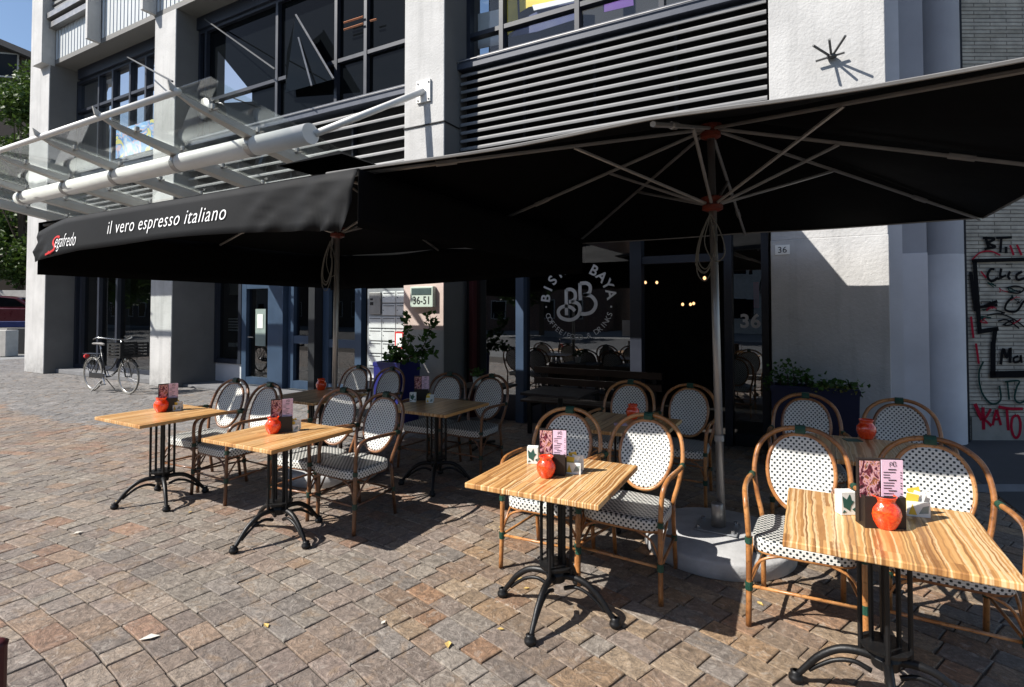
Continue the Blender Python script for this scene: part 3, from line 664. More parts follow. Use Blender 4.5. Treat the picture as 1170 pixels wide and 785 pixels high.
# framed red notice hanging beside the letterboxes
a = PY(451, 398, Ym-.06); b = PY(458.5, 379, Ym-.06)
nr_ = empty('wall_notice', (a.x, a.y, a.z), 0, 'small red framed notice leaning on the letterboxes behind the climbing plant', 'notice')
g = MB(); g.box((0, 0, 0), (b.x-a.x+.05, .02, b.z-a.z)); g.build('notice_board', M['red_print'], nr_)
g = MB(); g.box((.03, -.004, .03), (b.x-a.x+.02, -.001, b.z-a.z-.03)); g.build('notice_sheet', M['card_white'], nr_)
# house number sign 36-51
s0 = PY(468.5, 351, YF-.08); s1 = PY(494.5, 327, YF-.08)
sg = empty('house_number_sign', (s0.x, YF, s0.z), 0, 'pale green box sign reading 36-51 on the pink pillar', 'sign')
w_, h_ = s1.x-s0.x, s1.z-s0.z
g = MB(); g.box((0, -.08, 0), (w_, 0-.003, h_)); g.build('sign_box', M['sign_face'], sg, bevel=.008)
g = MB(); g.box((.03, -.086, h_*.60), (w_-.03, -.081, h_*.92)); g.build('sign_band', M['sign_dark'], sg)
vs, fs, tw = text_geo('36-51', 1, 1.04, .008); k = (w_*.70)/tw
g = MB(); g.add([(v.x*k+w_*.14, -.084, v.y*k*1.2+h_*.15) for v in vs], fs); g.build('sign_lettering', M['ink'], sg)
vs, fs, tw = text_geo('ROTTERDAM', 1) if False else text_geo('WESTZIJDE', 1)
# ---------------------------------------------------------------- bistro front
Yb = 7.25; ZB = 3.5
def bx(u): return AX(u, Yb)
def post(u0, u1, m='frame_dark', nm='window_post', z1=ZB, dp=.14):
    g = MB(); g.box((bx(u0), Yb-dp, 0), (bx(u1), Yb+.03, z1)); return bpart(g, nm, M[m], bevel=.004)
g = MB(); g.box((Cx[1], Yb-.02, 0), (bx(541), Yb+.2, ZB)); bpart(g, 'bistro_wall', M['dark'])
post(541.5, 546, 'red_frame'); post(594, 603, 'frame_blue'); post(723, 736, 'frame_dark'); post(829, 838, 'frame_dark'); post(871, 879.5, 'frame_dark')
ztop = PY(570, 313, Yb).z
for q0, q1 in (((bx(546)+.002, Yb-.08, ztop+.45), (Dx[0], Yb+.03, ztop+.53)), ((bx(546)+.002, Yb-.06, .3), (bx(723), Yb+.03, .38)), ((bx(546)+.002, Yb-.04, 0), (bx(723), Yb+.02, .299)), ((bx(838.5), Yb-.06, 0), (bx(870.5), Yb+.03, .14))):
    g = MB(); g.box(q0, q1); bpart(g, 'window_rail', M['frame_dark'])
for (u0, u1) in ((546, 594), (603, 723), (838, 871)):
    g = MB(); g.add([(bx(u0), Yb-.03, .3), (bx(u1), Yb-.03, .3), (bx(u1), Yb-.028, ZB), (bx(u0), Yb-.03, ZB)], [(0, 1, 2, 3)]); bpart(g, 'window_pane', M['glass'])
g = MB(); g.box((bx(736), Yb-.1, ztop+.05), (bx(829), Yb, ztop+.15)); bpart(g, 'door_lintel', M['frame_dark'])
# interior room of the bistro
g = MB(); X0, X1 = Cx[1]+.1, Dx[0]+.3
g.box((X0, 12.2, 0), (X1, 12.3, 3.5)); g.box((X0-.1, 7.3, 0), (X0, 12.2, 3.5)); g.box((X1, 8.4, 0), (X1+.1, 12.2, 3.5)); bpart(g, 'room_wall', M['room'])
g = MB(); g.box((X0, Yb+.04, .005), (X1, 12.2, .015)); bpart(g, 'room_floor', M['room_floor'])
# lamps inside
for i, (u, v) in enumerate(((737.5, 323), (750.5, 323), (780, 348), (789, 348), (792.5, 347), (805, 318))):
    p = PY(u, v, 10.5 if i < 5 else 9.0)
    e = empty('pendant_lamp', p, 0, None, 'lamp', 'small warm lamps glowing inside the dark bistro'); e['label'] = 'small warm pendant lamp glowing in the dark bistro doorway' if i < 5 else 'slightly larger orange pendant lamp seen behind the right umbrella pole'
    if i == 5: del e['group']
    g = MB(); g.lathe([(.004, .035), (.022, .02), (.026, 0), (.018, -.018), (.004, -.026)], seg=10); g.build('bulb', M['lamp'], e, smooth=True)
    g = MB(); g.tube([(0, 0, .03), (0, 0, 3.48-p.z)], .004, 5); g.build('cord', M['ink'], e)
# round logo and lettering on the bistro window
lg = []
Yt = Yb-.036
cL = PY(660, 345, Yt); RL = (PY(700, 345, Yt).x-PY(620, 345, Yt).x)/2
RZ = (PY(660, 306, Yt).z-PY(660, 384, Yt).z)/2
R0 = (RL+RZ)/2
lo = MB()
def arc_text(body, R, a_mid, size, inward, step):
    n = len(body)
    for i, ch in enumerate(body):
        if ch == ' ': continue
        ang = a_mid+(-(i-(n-1)/2) if not inward else (i-(n-1)/2))*step
        vs, fs, tw = text_geo(ch, size, 1., (.022 if not inward else .0)*size)
        if not vs: continue
        rot = ang-PI/2 if not inward else ang+PI/2
        cx, cz = cL.x+R*math.cos(ang), cL.z+R*math.sin(ang)
        P = []
        for q in vs:
            x, y = q.x-tw/2, q.y-(size*.36)
            P.append((cx+x*math.cos(rot)-y*math.sin(rot), Yt, cz+x*math.sin(rot)+y*math.cos(rot)))
        lo.add(P, fs)
arc_text('BISTRO BAYA', R0*1.0, math.radians(92.5), R0*.40, False, math.radians(16.1))
arc_text('COFFEE/FOOD & DRINKS', R0*.98, math.radians(-88.5), R0*.215, True, math.radians(7.2))
for a in (-8, 188): ribbon(lo, [(cL.x+R0*.98*math.cos(math.radians(a))-.012, cL.z+R0*.98*math.sin(math.radians(a))), (cL.x+R0*.98*math.cos(math.radians(a))+.012, cL.z+R0*.98*math.sin(math.radians(a)))], .025, lambda x, z: (x, Yt, z))
sy = lambda x, z: (x, Yt, z)
def L8(pts, w=.05):
    q = []
    for (x, y) in pts:  # coordinates in the logo crop (540,280) scale 5.235
        p = PY(540+x/5.235, 280+y/5.235, Yt); q.append((p.x, p.z))
    ribbon(lo, q, w, sy)
# the left B with a looped foot and the right taller B
L8([(562, 420), (560, 340), (560, 266)]); L8([(560, 268), (590, 266), (612, 285), (612, 320), (590, 338), (575, 340)])
L8([(590, 338), (628, 350), (642, 380), (632, 420), (600, 444), (560, 446), (524, 430), (512, 400), (526, 376), (556, 366), (590, 374), (612, 394)])
L8([(645, 330), (642, 280), (642, 228)]); L8([(642, 230), (680, 228), (702, 246), (700, 280), (680, 296), (660, 298)])
L8([(660, 298), (706, 304), (734, 336), (734, 370), (712, 400), (676, 412), (640, 410)]); 
bpart(lo, 'window_lettering', M['etched'])
vs, fs, tw = text_geo('36', 1, 1.05, .03); a = PY(846, 374, Yt); b = PY(869, 359, Yt); k = (b.x-a.x)/tw
g = MB(); g.add([(a.x+v.x*k, Yt, a.z+v.y*k) for v in vs], fs); bpart(g, 'window_lettering', M['etched'])
g = MB(); a = PY(861, 352, Yb+.3); b = PY(867, 322, Yb+.3); g.box((a.x, Yb+.3, a.z), (b.x, Yb+.33, b.z)); bpart(g, 'hanging_banner', M['red_print'])
g = MB(); a = PY(711, 384, Yt); b = PY(723, 366, Yt); g.box((a.x, Yt, a.z), (b.x-.01, Yt+.004, b.z)); bpart(g, 'window_notice', mat('grey_notice_sheet', (.22, .22, .22), .7))
vs, fs, tw = text_geo('36', 1); a = PY(889, 289, YD-.012); k = (PY(899, 289, YD).x-a.x)/tw
g = MB(); g.box((a.x-.03, YD-.012, a.z-.02), (a.x+k*tw+.03, YD-.002, a.z+.8*k+.01)); ns = bpart(g, 'number_plate', M['card_white'])
g = MB(); g.add([(a.x+v.x*k, YD-.015, a.z+v.y*k) for v in vs], fs); W(g).build('number', M['ink'], ns)
# bent rods bracket high on the right pillar
rp = PY(950, 66, YD)
br_ = empty('bracket', rp, 0, 'small splayed iron bracket sticking out high on the white right pillar', 'bracket')
for (u, v) in ((929, 52), (947.5, 45), (966, 41)):
    q = PY(u, v, YD-.28)-rp; g = MB(); g.tube([(0.0, -.02, 0), q], .013, 6); g.build('rod', M['steel_rod'], br_)
g = MB(); q0 = PY(932, 70, YD-.05)-rp; q1 = PY(965, 60, YD-.05)-rp; g.tube([q0, q1], .012, 5); g.lathe([(.05, -.01), (.05, .01)], (0, -.03, 0), 10); g.build('bracket_plate', M['steel_rod'], br_)
# unseen flat slab added over the bistro to cast slanted shade on the pillar
aw = empty('shade_slab', (-2.6, 6.9, 3.15), 0, 'unseen flat black slab added above the bistro windows to shade the right pillar', 'shade_slab')
g = MB(); g.box((-2.15, -1.2, 0), (2.08, .08, .05)); g.build('shade_slab_cover', M['fabric'], aw); g = MB(); g.tube([(-2.15, -1.2, .0), (2.08, -1.2, 0)], .04, 8); g.build('shade_slab_bar', M['frame_dark'], aw)

# ================================================================ brick wall with graffiti (own direction)
bw0 = PH(1104, 503); z0w = (RM.inverted() @ (bw0-Vector((0, 0, EYE)))).z*-1
bwall = empty('brick_wall', bw0, TH, 'long grey brick wall covered in black and red graffiti beside the round column', 'wall')
g = MB(); an = math.radians(15.4)
P = [(0, 0), (6, 0), (6, 1.0), (-math.tan(math.radians(12))*1.0, 1.0)]
g.add([(x, y, -.02) for x, y in P]+[(x, y, 11) for x, y in P], [(3, 2, 1, 0), (4, 5, 6, 7)]+[(i, (i+1) % 4, 4+(i+1) % 4, 4+i) for i in range(4)])
g.build('wall_face', M['brick'], bwall)
g = MB(); g.box((0.06, -.02, 0), (6, -.001, .30)); g.build('wall_base', mat('painted_wall_base', (.26, .25, .22), .8, dirt=.3), bwall)
def gp(u, v): return ((u-1104)/FPX*z0w, (503-v)/FPX*z0w)
def G3(*p): return [gp(1080+x/6.54, 270+y/6.54) for x, y in p]
def G4(*p): return [gp(1080+x/5.61, 380+y/5.61) for x, y in p]
def gf(x, z): return (x, -.024, z)
blk = MB(); red = MB(); grn = MB()
S = lambda mb, pts, w: ribbon(mb, pts, w*.95, gf)
S(blk, G3((215, 182), (700, 168)), .05); S(blk, G3((235, 180), (262, 700)), .06); S(blk, G3((205, 265), (235, 560)), .05)
S(blk, G3((245, 715), (405, 690)), .06); S(blk, G3((380, 690), (365, 800)), .06); S(blk, G4((310, 60), (305, 280)), .07); S(blk, G4((285, 270), (640, 262)), .09)
S(blk, G3((265, 530), (400, 512)), .04); S(blk, G3((300, 522), (400, 485)), .04)
S(blk, G3((385, 245), (350, 250), (330, 300), (360, 335), (410, 310)), .035); S(blk, G3((435, 240), (425, 290), (440, 315)), .035); S(blk, G3((405, 320), (470, 290)), .03)
S(blk, G3((500, 260), (485, 300), (500, 320)), .035); S(blk, G3((590, 262), (548, 290), (560, 325), (640, 300)), .035)
S(blk, G3((320, 590), (420, 580), (520, 620), (600, 680)), .02); S(blk, G3((520, 450), (470, 500), (460, 550), (540, 560), (600, 480)), .03); S(blk, G3((400, 635), (470, 625), (560, 690)), .02)
S(blk, G3((320, 0), (345, 90)), .04); S(blk, G3((300, 10), (390, 15), (340, 50), (395, 75), (310, 95)), .035); S(blk, G3((400, 10), (520, 5)), .035); S(blk, G3((440, 10), (430, 120)), .035)
S(blk, G3((462, 100), (485, 100)), .09)
S(blk, G4((355, 205), (375, 105), (395, 160), (420, 100), (415, 195)), .04); S(blk, G4((470, 150), (440, 165), (445, 190), (480, 180), (485, 145), (490, 195)), .03)
S(red, G3((215, 175), (280, 120), (360, 110), (430, 140)), .02); S(red, G3((505, 65), (530, 140)), .03); S(red, G3((555, 60), (590, 140)), .03)
S(red, G3((280, 260), (320, 310)), .02); S(red, G3((200, 600), (215, 760)), .03); S(red, G4((200, 70), (215, 200)), .03)
S(red, G4((185, 455), (212, 520), (228, 560)), .05); S(red, G4((236, 478), (238, 620)), .045); S(red, G4((286, 488), (262, 530), (240, 556)), .035); S(red, G4((240, 552), (268, 575), (288, 598)), .035)
S(red, G4((296, 592), (308, 540), (322, 492)), .035); S(red, G4((322, 492), (336, 540), (348, 592)), .035); S(red, G4((306, 556), (340, 554)), .03)
S(red, G4((335, 474), (400, 486), (492, 488)), .04); S(red, G4((388, 486), (392, 560), (396, 625)), .038)
S(red, G4((450, 528), (424, 545), (415, 600), (426, 655), (448, 672), (468, 640), (474, 580), (464, 540), (450, 528)), .035)
for k_ in range(16):
    rq = random.Random(100+k_); x_ = rq.uniform(280, 560); y_ = rq.uniform(330, 680); mb_ = (blk, red, grn)[k_ % 3]
    S(mb_, G3(*[(x_+rq.uniform(-45, 45), y_+rq.uniform(-22, 22)) for _ in range(5)]), rq.choice((.010, .014, .02)))
S(blk, G3((470, 385), (540, 372), (600, 392), (560, 425), (480, 415)), .02); S(blk, G3((470, 210), (520, 205)), .012)
S(grn, G4((245, 185), (215, 260), (230, 380), (290, 455), (350, 430), (345, 340)), .025); S(grn, G4((395, 310), (405, 430)), .025); S(grn, G4((380, 315), (470, 310), (455, 350), (440, 420), (470, 450), (520, 430)), .025)
blk.build('graffiti', mat('black_spray_paint', (.008, .008, .009), .8, spec=.05, bump=0), bwall); red.build('graffiti', mat('red_spray_paint', (.30, .012, .03), .8, spec=.05, bump=0), bwall)
grn.build('graffiti', mat('dark_green_spray_paint', (.012, .04, .035), .8, spec=.05, bump=0), bwall)

# ================================================================ glass canopy
can = empty('glass_canopy', (-11, 5.4, 4.2), 0, 'sloping glass entrance canopy carried by a thick white tube and grey beams', 'canopy')
CO = Vector((-11, 5.4, 4.2))
def cp(mb, n, m, par=None, **kw):
    mb.v = [(x-CO.x, y-CO.y, z-CO.z) for x, y, z in mb.v]; return mb.build(n, m, par or can, **kw)
g = MB(); g.tube([(-15.12, 5.215, 4.11), (-6.04, 5.215, 4.11)], .145, 28); t_ = cp(g, 'main_tube', M['tube_white'], smooth=False)
for p in t_.data.polygons: p.use_smooth = len(p.vertices) == 4
def gz(y): return 4.54-(y-4.03)*.1646
beams = (-16.8, -14.9, -12.97, -11.1, -9.16, -7.25)
for x in beams:
    g = MB(); prof = [(3.95, gz(3.95)+.09), (3.98, gz(3.98)-.02), (4.3, gz(4.3)-.10), (5.1, gz(5.1)-.15), (5.4, gz(5.4)-.22), (6.9, gz(6.9)-.22), (7.2, gz(7.2)-.05), (7.2, gz(7.2)-.02), (4.2, gz(4.2)-.02)]
    n = len(prof); hw_ = lambda a: .012+.085*min(1, max(0, (a-4.0)/1.0))
    g.add([(x-hw_(a), a, b) for a, b in prof]+[(x+hw_(a), a, b) for a, b in prof], [tuple(range(n)), tuple(range(2*n-1, n-1, -1))]+[((i+1) % n, i, n+i, n+(i+1) % n) for i in range(n)])
    cp(g, 'beam', M['canopy_white'])
    g = MB()
    for zz in (5.24,): g.lathe([(.150, -.06), (.150, .06)], (0, 0, 0), 24, False)
    g.v = [(x+c_, 5.215+a, 4.11+b) for a, b, c_ in g.v]; cp(g, 'tube_clamp', M['alu'], solid=.004)
g = MB(); g.tube([(-17, 4.07, gz(4.07)-.01), (-7.2, 4.07, gz(4.07)-.01)], .045, 12); cp(g, 'front_rail', M['tube_white'], smooth=True)
for i in range(6):
    x0 = beams[i]+.01; x1 = beams[i+1]-.01 if i < 5 else -6.45
    for (ya, yb) in ((4.03, 5.6), (5.62, 7.19)):
        g = MB(); g.add([(x0, ya, gz(ya)), (x1, ya, gz(ya)), (x1, yb, gz(yb)), (x0, yb, gz(yb))], [(0, 1, 2, 3)]); pn = cp(g, 'glass_panel', M['glass_clear'], solid=.012)
    for yy in (4.5, 5.2, 5.9, 6.7):
        g = MB(); 
        for dx in (.10,): g.lathe([(.035, -.05), (.035, .02)], (x0+dx, yy, gz(yy)), 8); g.tube([(x0, yy, gz(yy)-.06), (x0+.22, yy, gz(yy)-.06)], .015, 5)
        cp(g, 'glass_clip', M['alu'])
# strut to the wall plate
pl = PY(484, 104, YF-.03)
g = MB(); g.tube([(-6.06, 5.3, 4.13), (pl.x, YF-.03, pl.z)], .05, 12); cp(g, 'strut', M['tube_white'], smooth=True)
g = MB(); g.box((pl.x-.14, YF-.035, pl.z-.17), (pl.x+.12, YF-.002, pl.z+.17)); wp = cp(g, 'wall_plate', M['tube_white'])
for dx, dz in ((-.11, -.13), (.09, -.13), (-.11, .13), (.09, .13)):
    g = MB(); g.tube([(pl.x+dx, YF-.05, pl.z+dz), (pl.x+dx, YF-.034, pl.z+dz)], .014, 6); cp(g, 'bolt', M['alu'], wp)
for (ua, va, ub, vb, x) in ((145, 65, 197, 93, -7.25), (234, 22, 314, 79, -7.25)):
    a = PY(ua, va, YW-.2); b = PY(ub, vb, 4.3 if x == -7.25 and ua == 145 else 6.4)
    g = MB(); g.tube([a, b], .016, 6); cp(g, 'tie_rod', M['steel_rod'])

# round satellite-like lamp seen through the glass
lp = PY(233, 124, 7.1)
e = empty('floodlight', lp, 0, 'large round floodlight drum seen through the canopy glass', 'floodlight')
g = MB(); g.lathe([(.10, -.30), (.20, -.26), (.24, -.05), (.24, .0), (.22, .02), (.04, .03)], seg=24); g.v = [(a, -c_, b) for a, b, c_ in g.v]; g.build('lamp_housing', M['alu'], e, smooth=True)
g = MB(); g.tube([(0, .1, 0), (0, .3, .1)], .03, 6); g.build('lamp_arm', M['steel_rod'], e)

# ================================================================ umbrellas
EDGE1 = 2.465
def umbrella(cx, cy, half, apex, edge, label, front_valance, lean=(0, 0), foot=(0, 0)):
    root = empty('patio_umbrella', (cx, cy, 0), 0, label, 'umbrella', 'black square umbrellas over the terrace')
    # canopy: square pyramid sagging between the eight ribs
    def surf(a, r):                        # a = angle, r = 0..1
        k = half/max(abs(math.cos(a)), abs(math.sin(a)))
        s = math.sin(4*a)**2*.5+ .5*abs(math.sin(4*a))
        scal = 1-.012*s*r
        x, y = k*r*scal*math.cos(a), k*r*scal*math.sin(a)
        return (x, y, edge+(apex-edge)*(1-r)-.045*s*r*(1.15-r)*2)
    g = MB(); NA, NR = 96, 10
    vs = [(0, 0, apex)]+[surf(2*PI*j/NA, (i+1)/NR) for i in range(NR) for j in range(NA)]
    fs = [(0, 1+j, 1+(j+1) % NA) for j in range(NA)]
    for i in range(NR-1):
        for j in range(NA): a = 1+i*NA+j; b = 1+i*NA+(j+1) % NA; fs.append((a, a+NA, b+NA, b))
    g.add(vs, fs); cnp = g.build('canopy', M['fabric'], root, solid=.004)
    cr, ch = (.62, .20) if front_valance else (.34, .0)
    g = MB(); g.add([(0, 0, apex+.01+ch)]+[(q[0], q[1], apex-.02+ch*.2) for q in [(cr*math.cos(PI/4+k*PI/2), cr*math.sin(PI/4+k*PI/2)) for k in range(4)]], [(0, 1, 2), (0, 2, 3), (0, 3, 4), (0, 4, 1)]); g.build('vent_cap', M['fabric'], cnp, solid=.004)
    if front_valance:
        for side in range(4):
            g = MB(); n = 110; rot = side*PI/2; vs = []; uv = []
            for i in range(n+1):
                s = -1+2*i/n
                for j in range(7):
                    t = j/6; w, dz = val_off(s, t, half) if side == 0 else (.012*math.sin(s*19)*t, 0)
                    drop = .48*t
                    if side == 0:
                        drop = vdrop(s)*t; dz -= .09*max(0, min(1, (-.72-s)/.28))**1.3*(1-t)
                    elif side == 1: drop = .34*t
                    elif side == 2: drop = (.45+.06*s)*t
                    x, y, z = s*half-(.10*t*max(0, (s-.80)/.2)**1.5 if side == 0 else 0), -half-w-.002, edge-drop+dz
                    vs.append((x*math.cos(rot)-y*math.sin(rot), x*math.sin(rot)+y*math.cos(rot), z))
            fs = [(i*7+j, i*7+j+1, (i+1)*7+j+1, (i+1)*7+j) for i in range(n) for j in range(6)]
            g.add(vs, fs); g.build('valance', M['fabric_sunlit'] if side == 0 else M['fabric'], cnp, smooth=True, solid=.003)
    if not front_valance:
        ring = [surf(2*PI*j/96, 1.0) for j in range(96)]
        g = MB(); g.tube([(q[0], q[1], q[2]-.004) for q in ring], .009, 5, closed=True); g.build('sunlit_rim', M['sunlit_rim'], cnp)  # grey tube drawn as the sunlit edge of the canvas
    # pole, hubs, ribs, struts
    g = MB(); zh = apex-.10; g.tube([(foot[0], foot[1], .0), (lean[0], lean[1], zh)], .028, 16); g.build('pole', M['alu'], root, smooth=True)
    g = MB(); fq = lambda z: (foot[0]+(lean[0]-foot[0])*z/zh, foot[1]+(lean[1]-foot[1])*z/zh, z)
    g.tube([fq(.72), fq(.76)], .034, 16); g.build('pole_joint', M['alu'], root)
    top = Vector((lean[0], lean[1], zh)); zs = 2.46; sl = Vector(fq(zs))
    for nm, cpt in (('top_hub', top), ('sliding_hub', sl)):
        g = MB(); g.lathe([(.045, -.06), (.075, -.045), (.075, -.015), (.055, -.005), (.055, .01), (.085, .02), (.085, .045), (.04, .06)], cpt, 16); g.build(nm, M['hub'], root)
    for k in range(8):
        a = k*PI/4; L = half/max(abs(math.cos(a)), abs(math.sin(a)))
        d = Vector((math.cos(a), math.sin(a), 0)); e0 = top+Vector((0, 0, .01))+d*.06; e1 = Vector((0, 0, edge-.02))+d*(L*.985)
        g = MB(); g.tube([e0, e1], .014, 6); rb = g.build('rib', M['alu'], root)
        m_ = e0.lerp(e1, .40); g = MB(); g.tube([sl+d*.06, m_+Vector((0, 0, -.012))], .012, 6); g.build('strut', M['alu'], rb)
        g = MB(); q = e0.lerp(e1, .74); dd = (e1-e0).normalized(); g.tube([q-dd*.07, q+dd*.07], .021, 6); g.build('rib_sleeve', M['alu'], rb)
    return root
def vdrop(s): return .285+(.075*s*s if s > 0 else .03*abs(s)+.05*max(0, -s-.6)/.4)
def val_off(s, t, half):                   # folds of the front valance, metres outwards / down
    w = .030*t+.012*t*math.sin(s*9+.6)+.010*t*math.sin(s*23+2*t)
    calm = min(1, max(0, (s-.46)/.15)) if s > -.5 else min(1, max(0, (-.84-s)/.1))
    w = .030*t+.014*t*math.sin(s*6+.6)
    w += calm*(.012*t*math.sin(s*23+2*t))
    w += .03*t*math.exp(-((s-.86)/.13)**2)*math.sin(s*46+t*4)+calm*(.010*t*math.sin(s*61+t*9)+.014*math.sin(t*3.1)*math.sin(s*37+t*11))
    dz = -.02*math.exp(-((s-.0)/.9)**2)*0
    return w, dz
U1 = (-4.26, 4.04); H1 = 2.0; KY1 = .875; F1 = (.0, -.05); F2 = (.05, -.32)
u1 = umbrella(U1[0], U1[1], H1, 3.10, EDGE1, 'black square umbrella with white lettering on its grey hanging valance, left of the terrace', True, (0, 0), F1)
U2 = (-.60, 4.37)
u2 = umbrella(U2[0], U2[1], 2.0, 3.13, 2.50, 'large plain black square umbrella open over the right half of the terrace', False, (-.05, 0), F2)
# printed words on the valance
def on_val(body, X0, X1, zc, hgt, m, shear=.18, name='valance_lettering'):
    vs, fs, tw = text_geo(body, 1, 1.10, -.008); k = (X1-X0)/tw; P = []
    for v in vs:
        x = X0+(v.x+v.y*shear)*k; z = zc(x)+(v.y-.25)*hgt
        s = (x-U1[0])/H1; t = min(1, max(0, (EDGE1-z)/vdrop(s))); w, _ = val_off(s, t, H1)
        P.append((x-U1[0], -H1-w-.0105, z))
    items = sorted((min(vs[i].x for i in f), max(vs[i].x for i in f), f) for f in fs); words = []; end = -9
    for a_, b_, f in items:
        if a_ > end+.17: words.append([])
        words[-1].append(f); end = max(end, b_)
    for wd in words:
        ids = sorted({i for f in wd for i in f}); mp_i = {q: j for j, q in enumerate(ids)}
        g = MB(); g.add([P[i] for i in ids], [tuple(mp_i[i] for i in f) for f in wd]); g.build(name, m, u1)
u1.scale = (1, KY1, 1)
YV = U1[1]-H1*KY1-.02
a = PY(122, 266, YV); b = PY(258, 249, YV)
lin = lambda x: a.z+(b.z-a.z)*(x-a.x)/(b.x-a.x)+.028
on_val('il vero espresso italiano', a.x, b.x, lin, .155, M['white_print'])
c0 = PY(57, 290, YV); c1 = PY(83, 272, YV)
vs_ = lambda x: c0.z+(c1.z-c0.z)*(x-c0.x)/(c1.x-c0.x)+.05
on_val('S', c0.x, c0.x+.11, lambda x: c0.z+.05, .24, M['red_print'], .5, 'valance_emblem')
on_val('egafredo', c0.x+.12, c1.x+.06, lambda x: c0.z+.09, .17, M['white_print'], .4)
g = MB()
ribbon(g, [(c0.x-.02-U1[0], c0.z-.01), (c0.x+.10-U1[0], c0.z+.015), (c0.x+.16-U1[0], c0.z+.04)], .018, lambda x, z: (x, -H1-.055, z)); g.build('valance_emblem', M['red_print'], u1)
# bases
def ubase(p, rx, label):
    e = empty('umbrella_base', (p[0], p[1], 0), 0, label, 'umbrella base', 'round concrete umbrella bases')
    g = MB(); g.lathe([(rx, 0), (rx+.005, .004), (rx+.005, .088), (rx, .098), (rx-.012, .105), (rx-.03, .109), (rx-.2, .120), (.10, .135), (.0, .135)], seg=56, caps=False); g.build('disc', M['concrete'], e, smooth=True)
    g = MB(); g.box((-.14, -.12, .136), (.14, .12, .146)); g.build('foot_plate', M['steel_panel'], e, bevel=.003)
    g = MB(); g.lathe([(.042, .146), (.042, .30), (.034, .31)], seg=16); g.build('socket', M['alu'], e, smooth=True)
    for q in ((-.11, -.09), (.11, -.09), (-.11, .09), (.11, .09)): g = MB(); g.lathe([(.014, .146), (.014, .165)], (q[0], q[1], 0), 6); g.build('bolt', M['chrome'], e)
    for q in (.62,): g = MB(); g.lathe([(.06, .0), (.055, .006), (.0, .0)], (rx*.60, -rx*.42, .118), 18, False); g.build('grip_hole', M['ink'], e)
ubase((U2[0]+F2[0]-.03, U2[1]+F2[1]), .49, 'round grey concrete base of the right umbrella pole'); ubase((U1[0]+F1[0], U1[1]+F1[1]), .46, 'round pale concrete base of the left umbrella pole, behind the chairs')
# cable coils on the poles
def coil(cx, cy, z, label):
    o = MB(); rr = random.Random(5)
    for k in range(5):
        h = rr.uniform(.25, .55); w = rr.uniform(.05, .11); s = rr.choice((-1, 1))
        o.tube([(0, -.035, 0), (s*w*.7, -.05, -h*.4), (s*w, -.05, -h*.85), (s*w*.3, -.05, -h), (-s*w*.4, -.045, -h*.6), (0, -.035, -.02)], .0045, 5, smooth=6)
    q = o.build('cable_coil', M['cable'], loc=(cx, cy, z)); tag(q, label, 'cable')
coil(U2[0]-.04, U2[1]-.08, 2.38, 'loose grey cable looped around the right umbrella pole'); coil(U1[0], U1[1]-.07, 2.36, 'loose grey cable looped around the left umbrella pole')

# ================================================================ tables
def make_table():
    r = empty('bistro_table')
    g = MB(); g.box((-.365, -.365, .722), (.365, .365, .75)); g.build('tabletop', M['teak'], r, bevel=.005)
    g = MB(); g.box((-.20, -.025, .708), (.20, .025, .7215)); g.box((-.025, -.20, .7075), (.025, .20, .721)); g.build('top_bracket', M['iron'], r, bevel=.003)
    g = MB()
    for k in range(4):
        a = k*PI/2+PI/4*0; c_, s_ = math.cos(a), math.sin(a)
        for q in (.048, .088): g.tube([(c_*q, s_*q, .20), (c_*q, s_*q, .708)], .0095, 8)
    g.lathe([(.02, .16), (.05, .17), (.058, .21), (.045, .235), (.09, .245), (.095, .26), (.02, .265)], seg=16)
    g.lathe([(.02, .690), (.095, .695), (.098, .708)], seg=16); g.build('column', M['iron'], r)
    for k in range(4):
        a = k*PI/2; c_, s_ = math.cos(a), math.sin(a)
        path = [(.03, .20), (.10, .205), (.17, .19), (.24, .14), (.29, .08), (.325, .035)]
        g = MB(); P = catmull([(q*c_, q*s_, z) for q, z in path], 5); n = len(P)
        g.tube(P, [.020, .013], 8)
        path2 = [(.05, .135), (.11, .155), (.18, .14), (.24, .10), (.28, .065)]
        g.tube([(q*c_, q*s_, z) for q, z in path2], [.012, .008], 6, smooth=4)
        lg_ = g.build('leg', M['iron'], r, smooth=True)
        g = MB(); g.lathe([(.012, .05), (.024, .045), (.020, .034), (.030, .026), (.031, .012), (.024, .0), (.0, .0)], (.333*c_, .333*s_, 0), 14, False); g.build('foot', M['iron'], lg_, smooth=True)
    return r
table0 = make_table()
TG = 'square bistro tables on the terrace'
tables = [
 (-1.24, 2.77, 1.5, 'sunlit table with menu and red jar in the centre foreground, left of the umbrella pole'),
 (.262, 2.765, 0, 'sunlit table closest to the camera at the right edge, with menu and jar'),
 (-3.42, 2.70, 1, 'sunlit striped table with menu, second from the left in the front row'),
 (-4.97, 2.72, -1, 'leftmost sunlit table of the front row, nearest the bicycle'),
 (-4.62, 4.10, 0, 'shaded table with only a red jar beside the left umbrella pole'),
 (-3.13, 4.22, 0, 'dark shaded table with a menu in front of the blue planter and pillar'),
 (-1.30, 4.28, 0, 'shaded table behind the centre foreground table, with a red jar near its back edge'),
 (.30, 4.22, 0, 'shaded table behind the rightmost front table, with a red jar and leaf card'),
]
T = []
turn = [0, 0, -8, -22, 10, 30, 5, 20]
for i, (x, y, a, lab) in enumerate(tables):
    o = table0 if i == 0 else copy_tree(table0)
    o.location = (x, y, 0); o.rotation_euler.z = math.radians(a); tag(o, lab, 'table', TG); T.append(o)
for o, tr in zip(T, turn):
    for ch in o.children:
        if ch.name.split('.')[0] in ('leg', 'column'): ch.rotation_euler.z = math.radians(tr)

